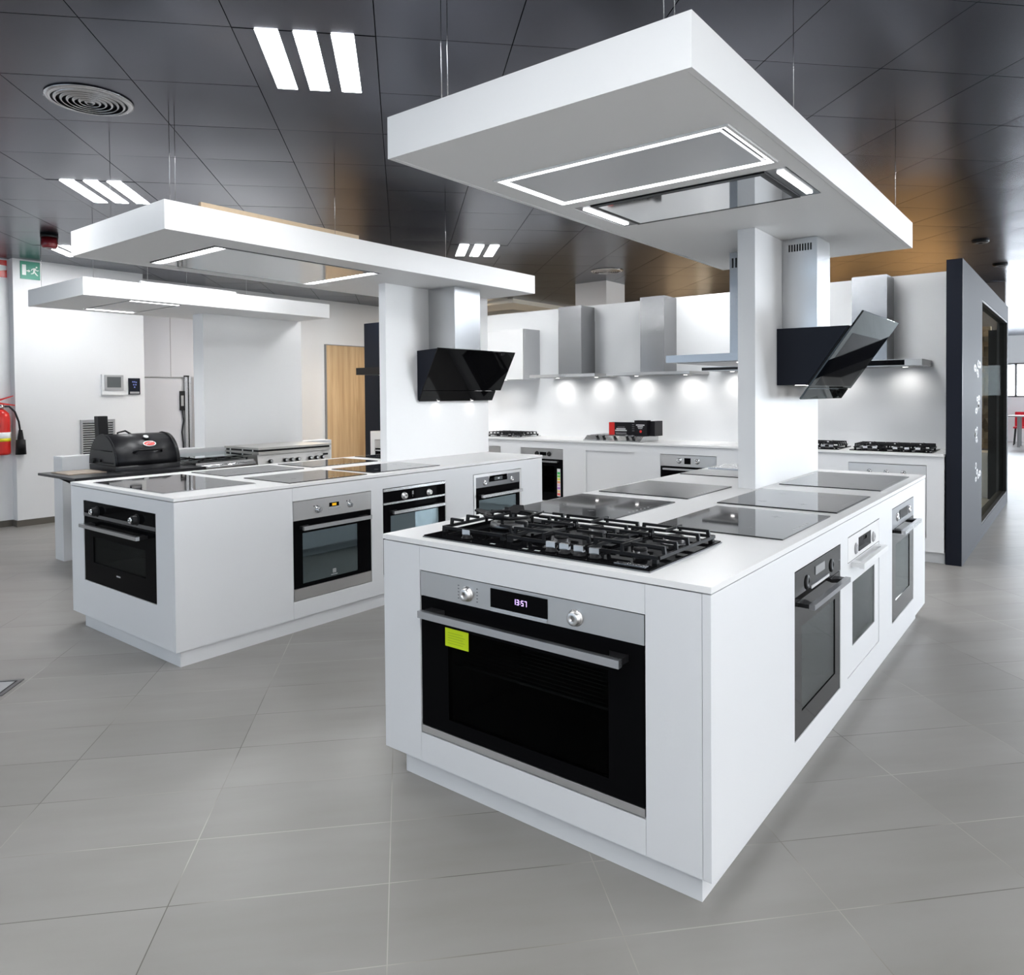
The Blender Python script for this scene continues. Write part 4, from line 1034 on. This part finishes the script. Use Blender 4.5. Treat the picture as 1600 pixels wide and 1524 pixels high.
t = thing('gas_cooker', 'small gas cooker with flat glass lid between barbecue and steel range', 'cooker', (-6.60, 3.685, 0))
obj('body', box(-.30, .26, -.295, .295, .07, .79), 'steel', t, bevel=.003); obj('oven_door', box(.261, .285, -.285, .285, .12, .70), 'blackglass', t)
obj('front_rail', cyl((.31, -.295, .775), (.31, .295, .775), .022, seg=14), 'steel', t)
obj('rail_mount', box(.255, .312, -.29, .29, .768, .782), 'steel', t)
obj('burner_tray', box(-.295, .30, -.29, .29, .795, .815), 'steel', t, bevel=.003)
bm = BM()
for y in (-.2, -.07, .07, .2): add_box(bm, -.24, .26, y-.005, y+.005, .835, .842)
for x in (-.24, -.05, .1, .26): add_box(bm, x-.005, x+.005, -.25, .25, .828, .8345)
for x in (-.24, .26):
    for y in (-.24, .24): add_box(bm, x-.006, x+.006, y-.006, y+.006, .815, .83)
obj('pan_support', bm, 'iron', t)
obj('lid', prism([(-.29, .86), (.28, .855), (.28, .861), (-.29, .866)], 'y', -.285, .285), 'lid', t)
for sx in (-.25, .22):
    for sy in (-.25, .25): obj('foot', cyl((sx, sy, 0), (sx, sy, .069), .02, seg=12), 'black', t)

# ------------------------------------------------------------------ things on the left wall
WX = -9.244
t = thing('exit_sign', 'green running man exit sign high on the left wall', 'sign', (WX, 3.095, 2.838))
obj('plate', box(0, .008, -.097, .097, -.098, .098), 'green', t)
bm = BM()
def flat(poly): add_prism(bm, poly, 'x', .0083, .0093)
flat([(-.080, -.055), (-.042, -.055), (-.042, .060), (-.080, .060)])                # door
flat([(-.036, -.012), (-.018, -.012), (-.018, -.022), (.002, -.006), (-.018, .010), (-.018, 0), (-.036, 0)])   # arrow
flat([(.052, .046), (.064, .052), (.072, .044), (.068, .034), (.056, .032)])        # head
flat([(.030, .030), (.056, .030), (.046, -.010), (.028, -.014)])                    # torso
flat([(.028, -.012), (.046, -.012), (.030, -.034), (.006, -.040), (.006, -.030), (.022, -.026)])     # leg
flat([(.036, -.014), (.047, -.012), (.062, -.032), (.078, -.050), (.068, -.055), (.048, -.036)])     # leg
flat([(.030, .028), (.034, .018), (.018, .010), (.012, -.002), (.006, .002), (.012, .018)])          # arm
flat([(.054, .028), (.056, .016), (.068, .008), (.084, .014), (.083, .006), (.068, -.002), (.050, .010)])
obj('pictogram', bm, mat('sign_white', (.72, .82, .78), .4), t)
t = thing('fire_sign', 'red and white fire sign at the left picture edge', 'sign', (-9.37, 2.80, 2.845))
obj('plate', box(0, .006, -.11, .11, -.095, .095), 'red', t)
bm = BM(); add_prism(bm, [(-.09, -.05), (.108, -.012), (.108, .035), (-.09, .05)], 'x', .0063, .0073); obj('pictogram', bm, 'white', t)
t = thing('intercom', 'white wall intercom with grey screen on the left wall', 'intercom', (WX, 3.945, 1.575))
obj('backplate', box(0, .03, -.128, .128, -.125, .122), 'white', t, bevel=.004); obj('bezel', box(.0305, .04, -.10, .115, -.068, .115), 'grey', t, bevel=.003); obj('screen', box(.0405, .042, -.075, .085, -.035, .092), 'darkscreen', t)
t = thing('keypad', 'small black keypad with blue lit keys right of the intercom', 'keypad', (WX, 4.2, 1.555))
obj('plate', box(0, .018, -.068, .068, -.10, .10), 'navy', t, bevel=.002)
bm = BM()
for y, z in ((-.02, .055), (.0, .055), (.02, .05), (-.01, .02), (.015, .02), (0, -.01)): add_box(bm, .0183, .0193, y-.008, y+.008, z-.008, z+.008)
obj('lit_keys', bm, 'bluelit', t); obj('label_strip', box(.0183, .0193, -.055, .055, -.09, -.065), 'grey', t)
t = thing('wall_grille', 'grey louvred ventilation grille behind the barbecue', 'grille', (WX, 3.77, .92))
fr = BM(); add_frame(fr, -.192, .192, -.24, .24, .022, 0, .02)
for v in fr.verts: v.co = Vector((v.co.y, v.co.x, v.co.z))
bmesh.ops.recalc_face_normals(fr, faces=fr.faces[:])
obj('frame', fr, 'grey', t); obj('backing', box(.0005, .002, -.17, .17, -.218, .218), 'black', t)
bm = BM()
for k in range(16): 
    z = -.205+k*.027; add_prism(bm, [(.003, z), (.018, z+.012), (.018, z+.015), (.003, z+.003)], 'y', -.17, .17)
for v in bm.verts: pass
obj('louvres', bm, 'white', t)
t = thing('door_rail', 'upright aluminium rail with lock box beside the low grey door', 'rail', (-9.6, 5.07, 0))
obj('rail', box(0, .05, -.06, .03, 0, 1.69), 'alu', t); obj('rail', box(0, .035, .034, .085, 0, 1.69), 'grey', t); obj('rail_groove', box(.0502, .052, -.02, -.005, 0, 1.69), 'black', t)
obj('rail_cap', box(-.0, .055, -.055, .0, 1.6905, 1.71), 'black', t)
obj('lock_box', box(.0, .04, -.12, -.062, 1.24, 1.50), 'black', t, bevel=.004); obj('lock_label', box(.0402, .0415, -.11, -.075, 1.30, 1.44), 'grey', t)
cb = BM(); add_tube(cb, [(.03, -.09, 1.24), (.03, -.075, 1.1), (.03, -.10, .95), (.03, -.085, .8), (.03, -.085, .5)], .008, 8); obj('cable', cb, 'black', t)
t = thing('fire_extinguisher', 'red fire extinguisher with black horn hanging at the left edge', 'fire extinguisher', (-9.262, 2.80, .80))
obj('cylinder', lathe([(.05, 0), (.075, .01), (.078, .03), (.078, .40), (.068, .455), (.035, .49), (.022, .50)]), 'red', t)
obj('label_band', lathe([(.0785, .15), (.079, .15), (.079, .25), (.0785, .25)], ring=True), 'white', t); obj('yellow_band', lathe([(.0792, .15), (.0797, .15), (.0797, .185), (.0792, .185)], ring=True), mat('yellow_ink', (.8, .7, .02), .5), t)
obj('valve', cyl((0, 0, .501), (0, 0, .55), .02, .024), 'chrome', t)
bm = BM(); add_prism(bm, [(-.02, .555), (.13, .535), (.135, .545), (-.02, .575)], 'x', -.012, .012); add_prism(bm, [(-.02, .59), (.11, .64), (.112, .65), (-.02, .61)], 'x', -.012, .012)
obj('lever', bm, 'red', t)
bm = BM(); add_tube(bm, [(.02, .02, .53), (.035, .06, .53), (.05, .11, .47), (.05, .145, .36), (.05, .155, .27)], .010, 8)
obj('hose', bm, 'black', t)
obj('horn', lathe([(.018, .27), (.022, .17), (.024, .165), (.045, .16), (.052, -.0)], (.05, .16, .0)), 'black', t)
obj('bracket', box(-.098, -.079, -.03, .03, .25, .35), 'black', t)
t = thing('floor_socket', 'flush floor socket plate at the left edge of the picture', 'floor box', (-4.18, 1.19, .0005), GA)
obj('frame', sheet(-.105, .105, -.105, .105, [(-.085, .085, -.085, .085)], 'z', 0, .003), 'darksteel', t); obj('lid', box(-.075, .075, -.075, .075, 0, .003), 'grey', t); obj('gap', box(-.085, .085, -.085, .085, 0, .0008), 'black', t)
